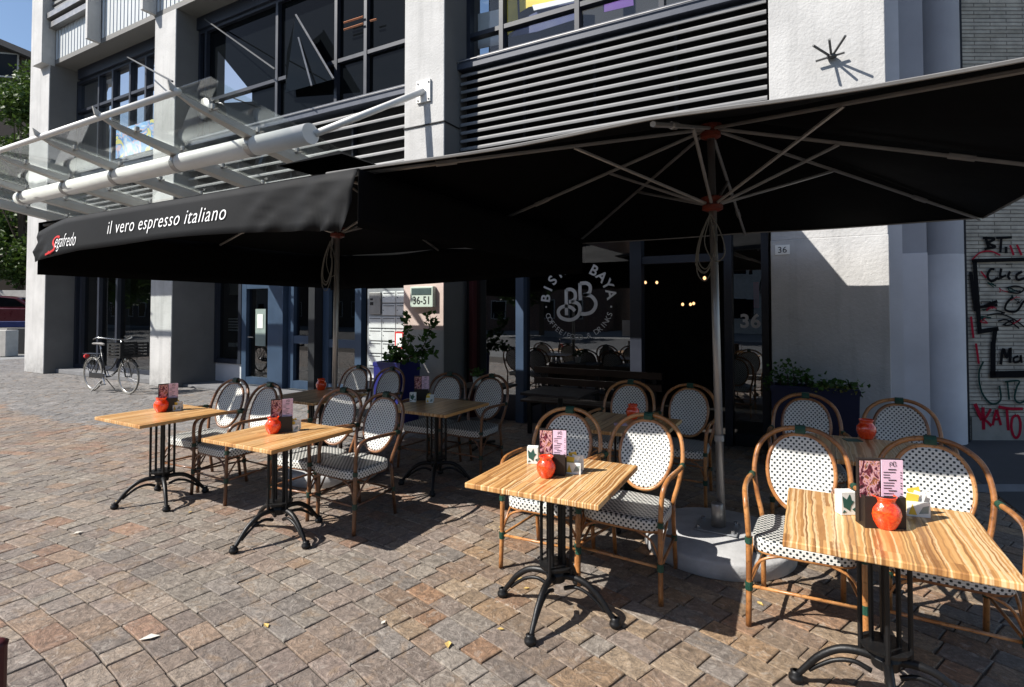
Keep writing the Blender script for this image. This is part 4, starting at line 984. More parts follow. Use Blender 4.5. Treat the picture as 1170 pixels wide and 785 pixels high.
# ================================================================ chairs
def chair(fm, bm_):
    r = empty('rattan_chair')
    loop = [(.205, .255, 0), (.205, .225, .22), (.205, .205, .42), (.235, .235, .56), (.250, .275, .70), (.218, .325, .835), (.125, .36, .915), (0, .37, .94)]
    full = loop+[(-x, y, z) for x, y, z in loop[-2::-1]]
    P = catmull(full, 6); zcut = .405
    up = [p for p in P if p.z >= zcut]
    g = MB(); g.tube(up, .0145, 8); g.build('back_frame', M[fm], r, smooth=True)
    for s in (-1, 1):
        lg = [Vector((s*.205, .255, 0)), Vector((s*.205, .235, .15)), Vector((s*.205, .220, .28)), up[0].copy() if (up[0].x*s > 0) else up[-1].copy()]
        g = MB(); g.tube(lg, .0145, 8, smooth=3); g.build('leg', M[fm], r, smooth=True)
        g = MB(); g.tube([(s*.262, -.235, 0), (s*.258, -.225, .22), (s*.258, -.220, .45)], .015, 8, smooth=4); g.build('leg', M[fm], r, smooth=True)
        g = MB(); g.tube([(s*.258, -.220, .452), (s*.264, -.222, .56), (s*.272, -.205, .635), (s*.278, -.150, .672), (s*.280, -.06, .680), (s*.276, .08, .676), (s*.262, .21, .668), (s*.250, .262, .664)], .0145, 8, smooth=5); g.build('armrest', M[fm], r, smooth=True)
    def by(z): return .205+max(0, z-.42)*.325
    def oval(t, kx=1., kz=1.):
        a = t; x = .178*kx*math.copysign(abs(math.cos(a))**.85, math.cos(a)); s = math.sin(a)
        z = .692+.212*kz*math.copysign(abs(s)**.9, s)
        x *= 1-.13*max(0, -s)**1.3
        return x, z
    g = MB(); g.tube([(oval(2*PI*k/40)[0], by(oval(2*PI*k/40)[1])-.012, oval(2*PI*k/40)[1]) for k in range(40)], .012, 8, closed=True); g.build('inner_back_frame', M[fm], r, smooth=True)
    # woven back
    g = MB(); rings = 8; n = 40; vs = []; 
    for i in range(rings+1):
        q = i/rings
        for k in range(n):
            x, z = oval(2*PI*k/n, q*.985, 1); z = .692+(z-.692)*q*.985; x = x
            bulge = .018*(1-q*q); vs.append((x, by(z)-.014+bulge, z))
    fs = []; uvs = []
    for i in range(rings):
        for k in range(n):
            f = (i*n+k, i*n+(k+1) % n, (i+1)*n+(k+1) % n, (i+1)*n+k); fs.append(f); uvs.append([(vs[j][0]+.2, vs[j][2]) for j in f])
    g.add(vs, fs, uvs); g.build('woven_back', M['weave'], r, smooth=True, solid=.008)
    # seat
    def sq(a, rx, ry, p=.42): return (rx*math.copysign(abs(math.cos(a))**p, math.cos(a)), ry*math.copysign(abs(math.sin(a))**p, math.sin(a)))
    g = MB(); n = 56; vs = []; tags = []
    rr = [0, .25, .5, .7, .85, .94, 1.0]
    for q in rr:
        for k in range(n):
            x, y = sq(2*PI*k/n, .235*q, .222*q); x *= 1+.07*(-y/.22)*q
            vs.append((x, y-.012, .462-.006*q**4-.006*(q > .99)-.006*(1-q)))
    for zz, kk in ((.43, 1.004), (.392, .998)):
        for k in range(n):
            x, y = sq(2*PI*k/n, .235*kk, .222*kk); x *= 1+.07*(-y/.22); vs.append((x, y-.012, zz))
    fs = []; uvs = []; nrg = len(rr)+2; per = 0
    arc = [0]
    for k in range(n): p, q = vs[(len(rr)-1)*n+k], vs[(len(rr)-1)*n+(k+1) % n]; arc.append(arc[-1]+math.hypot(p[0]-q[0], p[1]-q[1]))
    for i in range(nrg-1):
        for k in range(n):
            k2 = (k+1) % n; f = (i*n+k, i*n+k2, (i+1)*n+k2, (i+1)*n+k); fs.append(f)
            if i < len(rr)-1: uvs.append([(vs[j][0]+.4, vs[j][1]+.4) for j in f])
            else: uvs.append([(arc[k], vs[f[0]][2]), (arc[k+1], vs[f[1]][2]), (arc[k+1], vs[f[2]][2]), (arc[k], vs[f[3]][2])])
    g.add(vs, fs, uvs); g.mi = [0 if i < (len(rr)-1)*n else 1 for i in range(len(fs))]; g.build('woven_seat', [M['weave_seat'], M['weave']], r, smooth=True)
    g = MB(); g.tube([(sq(2*PI*k/40, .222, .209)[0]*(1+.07*(-sq(2*PI*k/40, .222, .209)[1]/.22)), sq(2*PI*k/40, .222, .209)[1]-.012, .386) for k in range(40)], .012, 8, closed=True); g.build('seat_frame', M[fm], r, smooth=True)
    # stretchers and curved braces
    zs = .205
    for a, b in (((-.258, -.225), (.258, -.225)), ((-.205, .232), (.205, .232)), ((-.258, -.222), (-.205, .230)), ((.258, -.222), (.205, .230))):
        g = MB(); g.tube([(a[0], a[1], zs), (b[0], b[1], zs)], .009, 6); g.build('stretcher', M[fm], r, smooth=True)
    for s in (-1, 1):
        for (p0, p1, p2) in (((s*.256, -.223, .235), (s*.20, -.222, .345), (s*.07, -.222, .395)), ((s*.256, -.215, .235), (s*.25, -.13, .34), (s*.24, -.03, .395))):
            g = MB(); g.tube([p0, p1, p2], .0075, 6, smooth=5); g.build('brace', M[fm], r, smooth=True)
    # bindings
    def bind(p, d, rad, ln):
        g = MB(); p = Vector(p); d = Vector(d).normalized()*ln/2; g.tube([p-d, p+d], rad, 10); g.build('binding', M[bm_], r, smooth=False)
    g = MB(); g.tube([(-.028, .362, .930), (.028, .362, .930)], .030, 10); g.build('binding', M[bm_], r)
    for s in (-1, 1):
        bind((s*.262, .21, .668), (s*.08, -1, .02), .0185, .05); bind((s*.258, -.225, .205), (0, 0, 1), .019, .042); bind((s*.205, .229, .205), (0, 0, 1), .0185, .036)
        bind((s*.258, -.221, .44), (0, 0, 1), .019, .03)
    return r
chA = chair('rattan', 'binding'); chB = chair('rattan_dark', 'binding_dark')
CG = 'woven rattan armchairs on the terrace'
chairs = [  # photo point of the top of the back, prototype, turn, label
 (652, 466, 'A', 3, 'armchair behind the left half of the centre foreground table'),
 (742, 473, 'A', -4, 'honey cane armchair right behind the centre foreground table, its whole right side visible'),
 (914, 488, 'A', 2, 'armchair at the left side of the closest right-hand table, next to the umbrella base'),
 (1062, 500, 'A', -2, 'armchair at the far right of the closest table, its arm reaching the picture edge'),
 (271, 433, 'B', 4, 'brown cane armchair pushed to the leftmost front table, back half in sunlight'),
 (310, 438, 'B', -3, 'brown cane armchair between the two left front tables, behind a menu'),
 (394, 444, 'B', 5, 'brown cane armchair behind the second front table, left of the pair, near the umbrella base'),
 (443, 449, 'B', -3, 'brown cane armchair standing free right of the second front table, in full view'),
 (411, 418, 'B', 3, 'armchair just right of the left umbrella pole with a triangle of sun on its back'),
 (449, 420, 'B', -2, 'shaded armchair in front of the blue planter with the climbing plant'),
 (515, 426, 'B', 2, 'shaded armchair left of the pair behind the dark table with the menu'),
 (563, 428, 'B', -3, 'shaded armchair right of the dark menu table, its seat in full view'),
 (721, 435, 'A', 2, 'shaded armchair left of the pair in front of the dark bistro door'),
 (789, 439, 'A', -3, 'shaded armchair right beside the umbrella pole in front of the bistro door'),
 (920, 450, 'A', 3, 'shaded armchair in front of the navy planter'),
 (1027, 456, 'A', -2, 'shaded armchair right of the navy planter, behind the table with leaf card'),
]
used = {'A': False, 'B': False}
for (u, v, k, a, lab) in chairs:
    src = chA if k == 'A' else chB
    o = src if not used[k] else copy_tree(src); used[k] = True
    p = PH(u, v, .945); rz = math.radians(a)
    o.rotation_euler = (0, 0, rz); o.location = (p.x+.37*math.sin(rz), p.y-.37*math.cos(rz), 0)
    tag(o, lab, 'chair', CG)
# ================================================================ things on the tables
def make_jar():
    r = empty('candle_jar')
    g = MB(); g.lathe([(.0, .0), (.030, .0), (.034, .006)], seg=24, caps=False); g.lathe([(.034, .006), (.046, .030), (.050, .050), (.046, .070), (.034, .086), (.031, .092), (.036, .104), (.038, .108), (.035, .108), (.029, .094), (.031, .086), (.040, .068), (.0, .060)], seg=28, caps=False)
    g.build('glass', M['jar'], r, smooth=True)
    g = MB(); g.lathe([(.0, .0601), (.022, .0605), (.022, .072), (.0, .072)], seg=14, caps=False); g.build('candle', M['card_white'], r, smooth=False)
    return r
def make_menu():
    r = empty('menu_holder')
    g = MB(); g.box((-.062, -.030, 0), (.062, .030, .009)); g.box((-.062, -.030, .009), (.062, -.022, .10)); g.box((-.062, .022, .009), (.062, .030, .10)); g.box((-.062, -.022, .009), (-.054, .022, .10)); g.box((.054, -.022, .009), (.062, .022, .10)); g.build('box', M['menu_black'], r)
    g = MB(); g.box((-.068, -.004, .012), (.066, .010, .215)); g.build('menu_card', M['menu_black'], r)
    g = MB(); g.box((-.064, -.0075, .09), (-.003, -.0045, .208)); g.build('menu_photo', M['photo'], r)
    g = MB(); g.box((.001, -.010, .085), (.066, -.006, .213)); pg = g.build('menu_page', M['pink_paper'], r)
    g = MB(); rr = random.Random(2)
    for k in range(11):
        z = .182-k*.0085; w = rr.uniform(.018, .038); c_ = .033
        if k in (0, 4, 8): g.box((c_-.012, -.0112, z), (c_+.012, -.0104, z+.0028))
        else: g.box((.006, -.0112, z), (.006+w, -.0104, z+.0018)); g.box((.057, -.0112, z), (.062, -.0104, z+.0018))
    def rb(pts, w): ribbon(g, pts, w, lambda a, b: (a, -.0112, b))
    rb([(.026, .192), (.026, .205), (.033, .205), (.033, .199), (.027, .199)], .0016); rb([(.037, .194), (.037, .208), (.044, .207), (.043, .201), (.046, .196), (.037, .194)], .0016)
    g.build('menu_text', M['ink'], pg)
    return r
def make_card(kind):
    if kind == 'leaf':
        r = empty('napkin_box'); g = MB(); g.box((-.028, -.02, 0), (.028, .02, .085)); g.build('box', M['card_white'], r, bevel=.002)
        g = MB(); y = -.0212
        for pts in (((-.02, .03), (-.024, .07), (-.008, .058), (.004, .078), (.01, .055), (.02, .05), (.008, .035), (.004, .015), (-.01, .026)), ((-.025, .008), (-.008, .012), (-.018, .02)), ((.012, .022), (.025, .03), (.024, .012))):
            g.add([(a, y, b) for a, b in pts], [tuple(range(len(pts)))])
        g.build('leaf_print', M['leaf_green_print'], r)
    else:
        r = empty('sachet_holder'); g = MB(); g.box((-.034, -.022, 0), (.034, .022, .012)); g.box((-.034, -.022, .012), (.034, -.018, .05)); g.box((-.034, .018, .012), (.034, .022, .05)); g.build('holder', M['card_white'], r)
        rr = random.Random(4)
        for k in range(6):
            g = MB(); t = rr.uniform(-.5, .5); x = -.022+k*.009; h = rr.uniform(.072, .098)
            g.box((x-.016, -.014+k*.0045, .013), (x+.020, -.0125+k*.0045, h)); c_, s_ = math.cos(t*.6), math.sin(t*.6)
            g.v = [(x+(a-x)*c_-(c2-.03)*s_, b, max(.0125, .03+(a-x)*s_+(c2-.03)*c_)) for a, b, c2 in g.v]
            g.build('sachet', M['card_white'] if k % 3 else M['yellow_print'], r)
        g = MB(); g.add([(-.03, -.0228, .006), (-.005, -.0228, .006), (-.018, -.0228, .042)], [(0, 1, 2)]); g.build('yellow_print', M['yellow_print'], r)
        g = MB(); g.add([(.0, -.0228, .01), (.028, -.0228, .014), (.03, -.0228, .04), (.012, -.0228, .034)], [(0, 1, 2, 3)]); g.build('grey_print', mat('grey_green_print', (.25, .30, .28), .6), r)
    return r
jar0, menu0, leaf0, sach0 = make_jar(), make_menu(), make_card('leaf'), make_card('sachet')
first = {}
def put(proto, u, v, rz, lab, cat, group, h=.7505, s=1.):
    o = proto if proto.name not in first else copy_tree(proto)
    first[proto.name] = 1
    p = PH(u, v, h); o.location = p; o.rotation_euler = (0, 0, math.radians(rz)); o.scale = (s, s, s)
    return tag(o, lab, cat, group)
JG, MG, NG = 'red glass candle jars on the tables', 'menu holders on the tables', 'white napkin and sachet boxes beside the menus'
fr = 24
put(menu0, 1006, 600, fr-1, 'menu holder with food photo and pink page on the table closest to the camera', 'menu', MG, s=1.29)
put(jar0, 1011, 602.5, 0, 'large red glass candle jar in front of the menu on the closest table', 'jar', JG, s=1.22)
for p in []: pass
put(leaf0, 966, 586.5, fr+6, 'white box with dark green leaf print left of the menu on the closest table', 'napkin box', NG, s=1.20)
put(sach0, 1047, 588, fr-14, 'white sachet holder with yellow print right of the menu on the closest table', 'sachet holder', NG, s=1.28)
put(menu0, 632, 541, 15, 'menu holder on the centre foreground table', 'menu', MG, s=1.13)
put(jar0, 624, 545, 0, 'red glass candle jar on the centre foreground table', 'jar', JG, s=1.05)
put(leaf0, 609, 529, 20, 'leaf printed white box left of the menu on the centre foreground table', 'napkin box', NG, s=1.16)
put(sach0, 656, 540, 10, 'white sachet holder right of the menu on the centre foreground table', 'sachet holder', NG, s=1.22)
put(menu0, 322, 493, 55, 'menu holder on the second table of the front row, behind its red jar', 'menu', MG, s=1.13)
put(jar0, 312, 495, 0, 'red candle jar on the second front table from the left', 'jar', JG, s=1.12)
put(sach0, 337, 492, 35, 'white sachet holder right of the menu on the second front table from the left', 'sachet holder', NG, s=0.98)
put(menu0, 192, 469, 70, 'narrow looking menu holder on the leftmost front table', 'menu', MG, s=1.13)
put(jar0, 184, 470.5, 0, 'red candle jar on the leftmost front table', 'jar', JG, s=1.18)
put(sach0, 203, 468.5, 40, 'white sachet holder on the leftmost front table', 'sachet holder', NG, s=0.98)
put(menu0, 482, 457, 30, 'shaded menu holder on the dark table before the blue planter', 'menu', MG, s=1.13)
put(leaf0, 472, 459, 30, 'shaded leaf box left of the menu on the dark table before the blue planter', 'napkin box', NG, s=1.10)
put(sach0, 491, 460, 30, 'shaded sachet holder right of the menu on the dark table before the blue planter', 'sachet holder', NG, s=0.98)
put(jar0, 367, 445.5, 0, 'red candle jar alone on the shaded table by the left umbrella pole', 'jar', JG, s=1.18)
put(jar0, 723, 478.5, 0, 'dull red candle jar on the shaded table behind the centre foreground table', 'jar', JG, s=1.12)
put(jar0, 990, 501, 0, 'red candle jar on the shaded table behind the closest table', 'jar', JG, s=1.24)
# loose cards lying by two jars
for (u, v, m, lab) in ((709, 485, 'pink_paper', 'pink card lying flat beside the dull red jar on the shaded middle table'), (974, 503, 'leaf_green_print', 'dark green printed card lying beside the jar on the shaded right table')):
    p = PH(u, v, .7505); g = MB(); g.box((-.05, -.04, 0), (.05, .04, .004), rot=.4); tag(g.build('table_card', M[m], loc=p), lab, 'card')

# ================================================================ plants
def leaf_quad(mb, p, size, rr, bend=.3):
    th = rr.uniform(0, 2*PI); el = rr.uniform(-.6, .9); d = Vector((math.cos(th)*math.cos(el), math.sin(th)*math.cos(el), math.sin(el)))
    n = d.orthogonal().normalized(); n.rotate(Matrix.Rotation(rr.uniform(0, 2*PI), 3, d)); s = size*rr.uniform(.6, 1.2); w = n*s*.38; up = d.cross(n)*s*.12
    mb.add([p, p+d*s*.45+w+up, p+d*s, p+d*s*.45-w+up], [(0, 1, 2), (0, 2, 3)])
def plant(name, loc, label, cat, stems, leafsize, m='leaf', seed=1, per=16):
    rr = random.Random(seed); r = empty(name, loc, 0, label, cat)
    st = MB(); lf = MB()
    for pts in stems:
        P = catmull(pts, 5); st.tube(P, [.008, .003], 5)
        for p in P[2:]:
            for _ in range(rr.randint(max(1, per//8), max(2, per//4))): leaf_quad(lf, p+Vector((rr.gauss(0, .03), rr.gauss(0, .03), rr.gauss(0, .03))), leafsize, rr)
    st.build('stem', M['bark'], r); lf.build('foliage', M[m], r)
    return r, lf
def planter(cx, cy, w, d, h, m, name, label):
    r = empty(name, (cx, cy, 0), 0, label, 'planter')
    g = MB(); t = .03; k = .94
    g.add([(-w/2*k, -d/2*k, .0), (w/2*k, -d/2*k, 0), (w/2*k, d/2*k, 0), (-w/2*k, d/2*k, 0), (-w/2, -d/2, h), (w/2, -d/2, h), (w/2, d/2, h), (-w/2, d/2, h), (-w/2+t, -d/2+t, h), (w/2-t, -d/2+t, h), (w/2-t, d/2-t, h), (-w/2+t, d/2-t, h), (-w/2+t, -d/2+t, h-.07), (w/2-t, -d/2+t, h-.07), (w/2-t, d/2-t, h-.07), (-w/2+t, d/2-t, h-.07)],
          [(3, 2, 1, 0)]+[(i, (i+1) % 4, 4+(i+1) % 4, 4+i) for i in range(4)]+[(4+i, 4+(i+1) % 4, 8+(i+1) % 4, 8+i) for i in range(4)]+[(8+i, 8+(i+1) % 4, 12+(i+1) % 4, 12+i) for i in range(4)])
    g.build('pot', m, r, bevel=.006)
    g = MB(); g.box((-w/2-.006, -d/2-.006, h-.06), (w/2+.006, -d/2+.002, h-.01)); g.build('rim', m, r)
    g = MB(); g.box((-w/2+t, -d/2+t, h-.10), (w/2-t, d/2-t, h-.045)); g.build('soil', M['soil'], r); return r
pp = PY(450, 413, 6.15)
planter(pp.x, 6.22, .50, .46, pp.z, M['planter_blue'], 'planter', 'tall cobalt blue planter in front of the pink pillar')
def V(u, v, Y): return PY(u, v, Y)
b0 = Vector((pp.x, 6.2, pp.z-.05)); lz = lambda u, v, y=6.2: V(u, v, y)-b0
stems = [[(0, 0, 0), lz(466, 395), lz(466, 378), lz(463, 358)], [(0, 0, 0), lz(480, 400), lz(488, 385), lz(494, 372), lz(491, 360)], [(0, 0, 0), lz(452, 405, 6.1), lz(440, 410, 6.0)], [(0, 0, 0), lz(462, 402), lz(474, 404), lz(486, 408)], [(0, 0, 0), lz(450, 402), lz(446, 398)], [(0, 0, 0), lz(458, 398, 6.05), lz(462, 388, 6.0)], [(.05, 0, 0), lz(484, 400), lz(497, 404)], [(0, 0, 0), lz(470, 408, 6.0), lz(478, 414, 5.95)]]
plant('climbing_plant', b0, 'dark green climbing plant with heart leaves growing up the pillar from the blue planter', 'plant', [[Vector(q) for q in s] for s in stems], .098, seed=3, per=26)
pc = V(930, 443, 6.35)
planter(pc.x, 6.52, .80, .30, pc.z, M['planter_navy'], 'planter', 'long navy blue planter box against the white pillar')
rr = random.Random(9); st = []
for k in range(13):
    x = -.38+.76*k/12; hgt = .20*math.exp(-((x+.2)/.16)**2)+.05+rr.uniform(0, .04)
    st.append([Vector((x, rr.uniform(-.08, .08), -.04)), Vector((x+rr.uniform(-.03, .03), rr.uniform(-.08, .05), hgt*.5)), Vector((x+rr.uniform(-.07, .07), rr.uniform(-.12, .05), hgt))])
r_, _ = plant('trailing_plant', (pc.x, 6.5, pc.z-.04), 'low mixed green plants spilling over the navy planter box', 'plant', st, .06, seed=8, per=20)
rr = random.Random(19); g = MB()
for k in range(260): leaf_quad(g, Vector((rr.uniform(-.05, .38), rr.uniform(-.16, .08), rr.uniform(-.01, .06))), .035, rr)
g.build('pale_foliage', M['leaf_pale'], r_)

# ================================================================ bench and small table along the bistro window
bn = empty('bench', (-2.6, 6.75, 0), 0, 'long brown wooden bench under the bistro window', 'bench')
g = MB()
for k in range(3): g.box((-.85, -.22+k*.14, .42), (.95, -.10+k*.14, .45))
g.build('seat', M['bench_wood'], bn, bevel=.004)
g = MB(); g.box((-.85, .20, .62), (.95, .23, .71)); g.box((-.85, .21, .77), (.95, .24, .86)); g.build('backrest', M['bench_wood'], bn, bevel=.004)
for x in (-.75, .05, .82):
    g = MB(); g.box((x, -.2, 0), (x+.05, -.15, .419)); g.box((x, .24, 0), (x+.05, .28, .86)); g.box((x, -.15, .36), (x+.05, .24, .419)); g.build('leg', M['iron'], bn)
sp_ = PH(548, 441, .75)
st_ = empty('side_table', (sp_.x, sp_.y+.1, 0), 0, 'small dark square table holding a potted plant by the bistro window', 'table')
g = MB(); g.box((-.3, -.3, .72), (.3, .3, .75)); g.build('tabletop', M['menu_black'], st_, bevel=.004)
g = MB(); g.tube([(0, 0, .02), (0, 0, .72)], .03, 10); g.build('column', M['iron'], st_)
for k in range(4): a = k*PI/2; g = MB(); g.tube([(0, 0, .06), (.25*math.cos(a), .25*math.sin(a), .02)], .018, 6); g.build('leg', M['iron'], st_)
p = PH(545, 440, .7505); pt = empty('flower_pot', p, 0, 'small white pot with a leafy sprig on the dark side table', 'pot')
g = MB(); g.lathe([(.04, 0), (.055, .10), (.05, .10), (.045, .085), (0, .085)], seg=18, caps=False); g.build('pot', M['pot_white'], pt, smooth=True)
rr = random.Random(3); g = MB()
for k in range(60): leaf_quad(g, Vector((rr.gauss(0, .04), rr.gauss(0, .04), .12+rr.random()*.08)), .05, rr)
g.build('foliage', M['leaf'], pt)
ds = PH(640, 447, .75)
dt = empty('side_table', (ds.x, ds.y, 0), 0, 'low dark side table standing before the bench under the round window logo', 'table')
g = MB(); g.box((-.35, -.3, .72), (.35, .3, .75)); g.build('tabletop', M['menu_black'], dt, bevel=.004)
g = MB(); g.tube([(0, 0, .02), (0, 0, .72)], .03, 10); g.build('column', M['iron'], dt)
for k in range(4): a = k*PI/2; g = MB(); g.tube([(0, 0, .06), (.25*math.cos(a), .25*math.sin(a), .02)], .018, 6); g.build('leg', M['iron'], dt)

# ================================================================ bicycle (x towards the front wheel)
rwp = PH(106, 446); fwp = PH(146.5, 450.5)
ang = math.atan2(fwp.y-rwp.y, fwp.x-rwp.x); WB = (fwp-rwp).length
bk = empty('bicycle', rwp, ang, 'black city bicycle with a plastic crate on the front, parked by the second white pillar', 'bicycle')
R = .345
def wheel(x, lab):
    w = empty('wheel', (x, 0, R)); w.parent = bk
    g = MB(); g.tube([(R*.955*math.cos(2*PI*k/40), 0, R*.955*math.sin(2*PI*k/40)) for k in range(40)], .019, 8, closed=True); g.build('tyre', M['tyre'], w, smooth=True)
    g = MB(); g.tube([(R*.885*math.cos(2*PI*k/40), 0, R*.885*math.sin(2*PI*k/40)) for k in range(40)], .009, 6, closed=True); g.build('rim', M['chrome'], w, smooth=True)
    g = MB()
    for k in range(28):
        a = 2*PI*k/28; g.tube([(0, (-1)**k*.03, 0), (R*.88*math.cos(a), 0, R*.88*math.sin(a))], .0013, 3)
    g.build('spokes', M['chrome'], w)
    g = MB(); g.tube([(0, -.055, 0), (0, .055, 0)], .022, 10); g.build('axle', M['chrome'], w)
    a0, a1 = (.35, 2.9) if x == 0 else (.6, 2.6)
    g = MB(); P = [(R*1.07*math.cos(a0+(a1-a0)*k/16), 0, R*1.07*math.sin(a0+(a1-a0)*k/16)) for k in range(17)]; g.tube(P, .014, 6); g.build('mudguard', M['bike'], w, smooth=True)
wheel(0, ''); wheel(WB, '')
bb = (.46, 0, .30); seat_top = (.27, 0, .86); head_lo = (WB-.16, 0, .62); head_hi = (WB-.24, 0, .88)
g = MB(); g.tube([seat_top, bb], .017, 8); g.tube([head_lo, (.70, 0, .36), bb], .019, 8, smooth=6); g.tube([head_hi, (.70, 0, .52), (.41, 0, .42)], .015, 8, smooth=6); g.tube([head_lo, head_hi], .021, 8)
for s in (-1, 1): g.tube([(0, s*.055, R), (.44, s*.03, .30)], .010, 6); g.tube([(0, s*.055, R), (.30, s*.02, .74)], .009, 6); g.tube([(WB, s*.055, R), (WB-.05, s*.055, .50), (WB-.15, s*.045, .66), head_lo], .012, 6)
g.build('frame', M['bike'], bk, smooth=True)
g = MB(); g.tube([(.23, 0, .965), (.27, 0, .86), (.29, 0, .8)], .013, 6); g.build('seat_post', M['chrome'], bk)
g = MB(); g.add([(x, y*w, z) for x, w, z in ((.06, .085, .985), (.12, .105, 1.0), (.22, .07, .99), (.34, .03, .985), (.39, .015, .975)) for y in (-1, -.5, .5, 1)]+[(x, y*w*.7, z-.045) for x, w, z in ((.06, .085, .985), (.12, .105, 1.0), (.22, .07, .99), (.34, .03, .985), (.39, .015, .975)) for y in (-1, -.5, .5, 1)],
      [(i*4+j, (i+1)*4+j, (i+1)*4+j+1, i*4+j+1) for i in range(4) for j in range(3)]+[(20+i*4+j+1, 20+(i+1)*4+j+1, 20+(i+1)*4+j, 20+i*4+j) for i in range(4) for j in range(3)]+[(i*4, 20+i*4, 20+(i+1)*4, (i+1)*4) for i in range(4)]+[(i*4+3, (i+1)*4+3, 20+(i+1)*4+3, 20+i*4+3) for i in range(4)]+[(0, 1, 2, 3, 23, 22, 21, 20), (16, 36, 37, 38, 39, 19, 18, 17)]); g.build('saddle', M['leather'], bk, sub=1, smooth=True)
g = MB(); g.tube([(WB-.24, 0, .88), (WB-.27, 0, 1.06)], .013, 6)
g.tube([(WB-.62, -.30, 1.09), (WB-.48, -.31, 1.12), (WB-.30, -.20, 1.10), (WB-.22, 0, 1.07), (WB-.30, .20, 1.10), (WB-.48, .31, 1.12), (WB-.62, .30, 1.09)], .012, 8, smooth=5); g.build('handlebar', M['chrome'], bk, smooth=True)
for s in (-1, 1): g = MB(); g.tube([(WB-.64, s*.30, 1.085), (WB-.50, s*.31, 1.118)], .018, 8); g.build('grip', M['rubber'], bk)
cr = MB(); x0, x1, y0, y1, z0, z1 = WB-.20, WB+.20, -.27, .27, .745, 1.02
for k in range(5):
    z = z0+k*(z1-z0-.03)/4
    cr.box((x0, y0, z), (x1, y0+.012, z+.032)); cr.box((x0, y1-.012, z), (x1, y1, z+.032)); cr.box((x0, y0+.012, z), (x0+.012, y1-.012, z+.032)); cr.box((x1-.012, y0+.012, z), (x1, y1-.012, z+.032))
for x in (x0+.001, (x0+x1)/2-.015, x1-.031):
    for y in (y0+.002, y1-.01): cr.box((x, y, z0), (x+.03, y+.008, z1))
for y in (y0+.014, -.015, y1-.044):
    for x in (x0+.002, x1-.01): cr.box((x, y, z0), (x+.008, y+.03, z1))
cr.box((x0, y0, z0-.012), (x1, y1, z0-.002)); cr.build('crate', M['crate'], bk)
g = MB()
for y in (-.1, .1): g.tube([(WB-.15, y, .73), (WB+.16, y, .73)], .008, 5); g.tube([(WB+.1, y, .73), (WB, y*.6, R)], .006, 5)
g.build('front_carrier', M['bike'], bk)
g = MB()
for y in (-.06, 0, .06): g.tube([(-.28, y, .76), (.25, y, .76)], .007, 5)
for s in (-1, 1): g.tube([(-.2, s*.06, .76), (0, s*.06, R)], .006, 5); g.tube([(.1, s*.06, .76), (0, s*.06, R)], .006, 5)
g.build('rear_carrier', M['bike'], bk)
g = MB(); g.lathe([(.085, -.006), (.09, 0), (.085, .006)], seg=20); g.v = [(.46+a, c_-.05, .30+b) for a, b, c_ in g.v]
g.tube([(.46, -.06, .30), (.55, -.065, .17)], .010, 5); g.tube([(.46, .06, .30), (.37, .065, .43)], .010, 5); g.box((.50, -.16, .155), (.60, -.07, .175)); g.box((.32, .07, .42), (.42, .16, .44)); g.build('crankset', M['chrome'], bk)
g = MB(); g.box((-.03, -.065, .27), (.52, -.045, .38)); g.build('chain_guard', M['bike'], bk, bevel=.02)
g = MB(); g.tube([(.40, -.03, .26), (.36, -.22, .02)], .010, 6); g.tube([(.40, .03, .26), (.36, .22, .02)], .010, 6); g.build('kickstand', M['steel_rod'], bk)
g = MB(); g.lathe([(.05, -.04), (.045, .03), (.02, .05)], seg=14); g.v = [(WB-.02+c_, a, .68+b) for a, b, c_ in g.v]; g.build('headlamp', M['chrome'], bk, smooth=True)
g = MB(); g.lathe([(.045, -.03), (.05, 0), (.045, .02)], seg=14); g.v = [(-.26-c_, a, .70+b) for a, b, c_ in g.v]; g.build('rear_reflector', M['red_print'], bk)

# ================================================================ things behind the left corner
def far(u, v, z):                         # point on the sight line at depth z along the view
    d = ray(u, v); f = RM @ Vector((0, 0, -1)); t = z/d.dot(f); return Vector((d.x*t, d.y*t, EYE+d.z*t))
# low wall and block
p0 = far(-60, 400, 21); p1 = far(34, 400, 21)
def wallbox(a, b, z0, z1, th, name, m, label, cat, **kw):
    L = (b-a).to_2d().length; an = math.atan2(b.y-a.y, b.x-a.x)
    g = MB(); g.box((0, 0, z0), (L, th, z1)); o = g.build(name, m, loc=(a.x, a.y, 0), rotz=an, **kw); return tag(o, label, cat)
q0, q1 = far(-80, 360, 19.5), far(7.5, 360, 19.5)
wallbox(q0, q1, 0, .95, .5, 'concrete_block', M['render_grey'], 'pale concrete block low at the left picture edge under the parked car', 'block', bevel=.02)
q0, q1 = far(8, 360, 21), far(40, 360, 21)
wallbox(q0, q1, 0, .98, .5, 'parapet', M['dark'], 'dark low wall between the concrete block and the corner pillar', 'wall', bevel=.02)
q0, q1 = far(-90, 330, 27), far(70, 330, 27)
wallbox(q0, q1, 0, EYE+27*.038, .25, 'garden_wall', M['render_grey'], 'pale garden wall below the trees at the far left', 'wall')
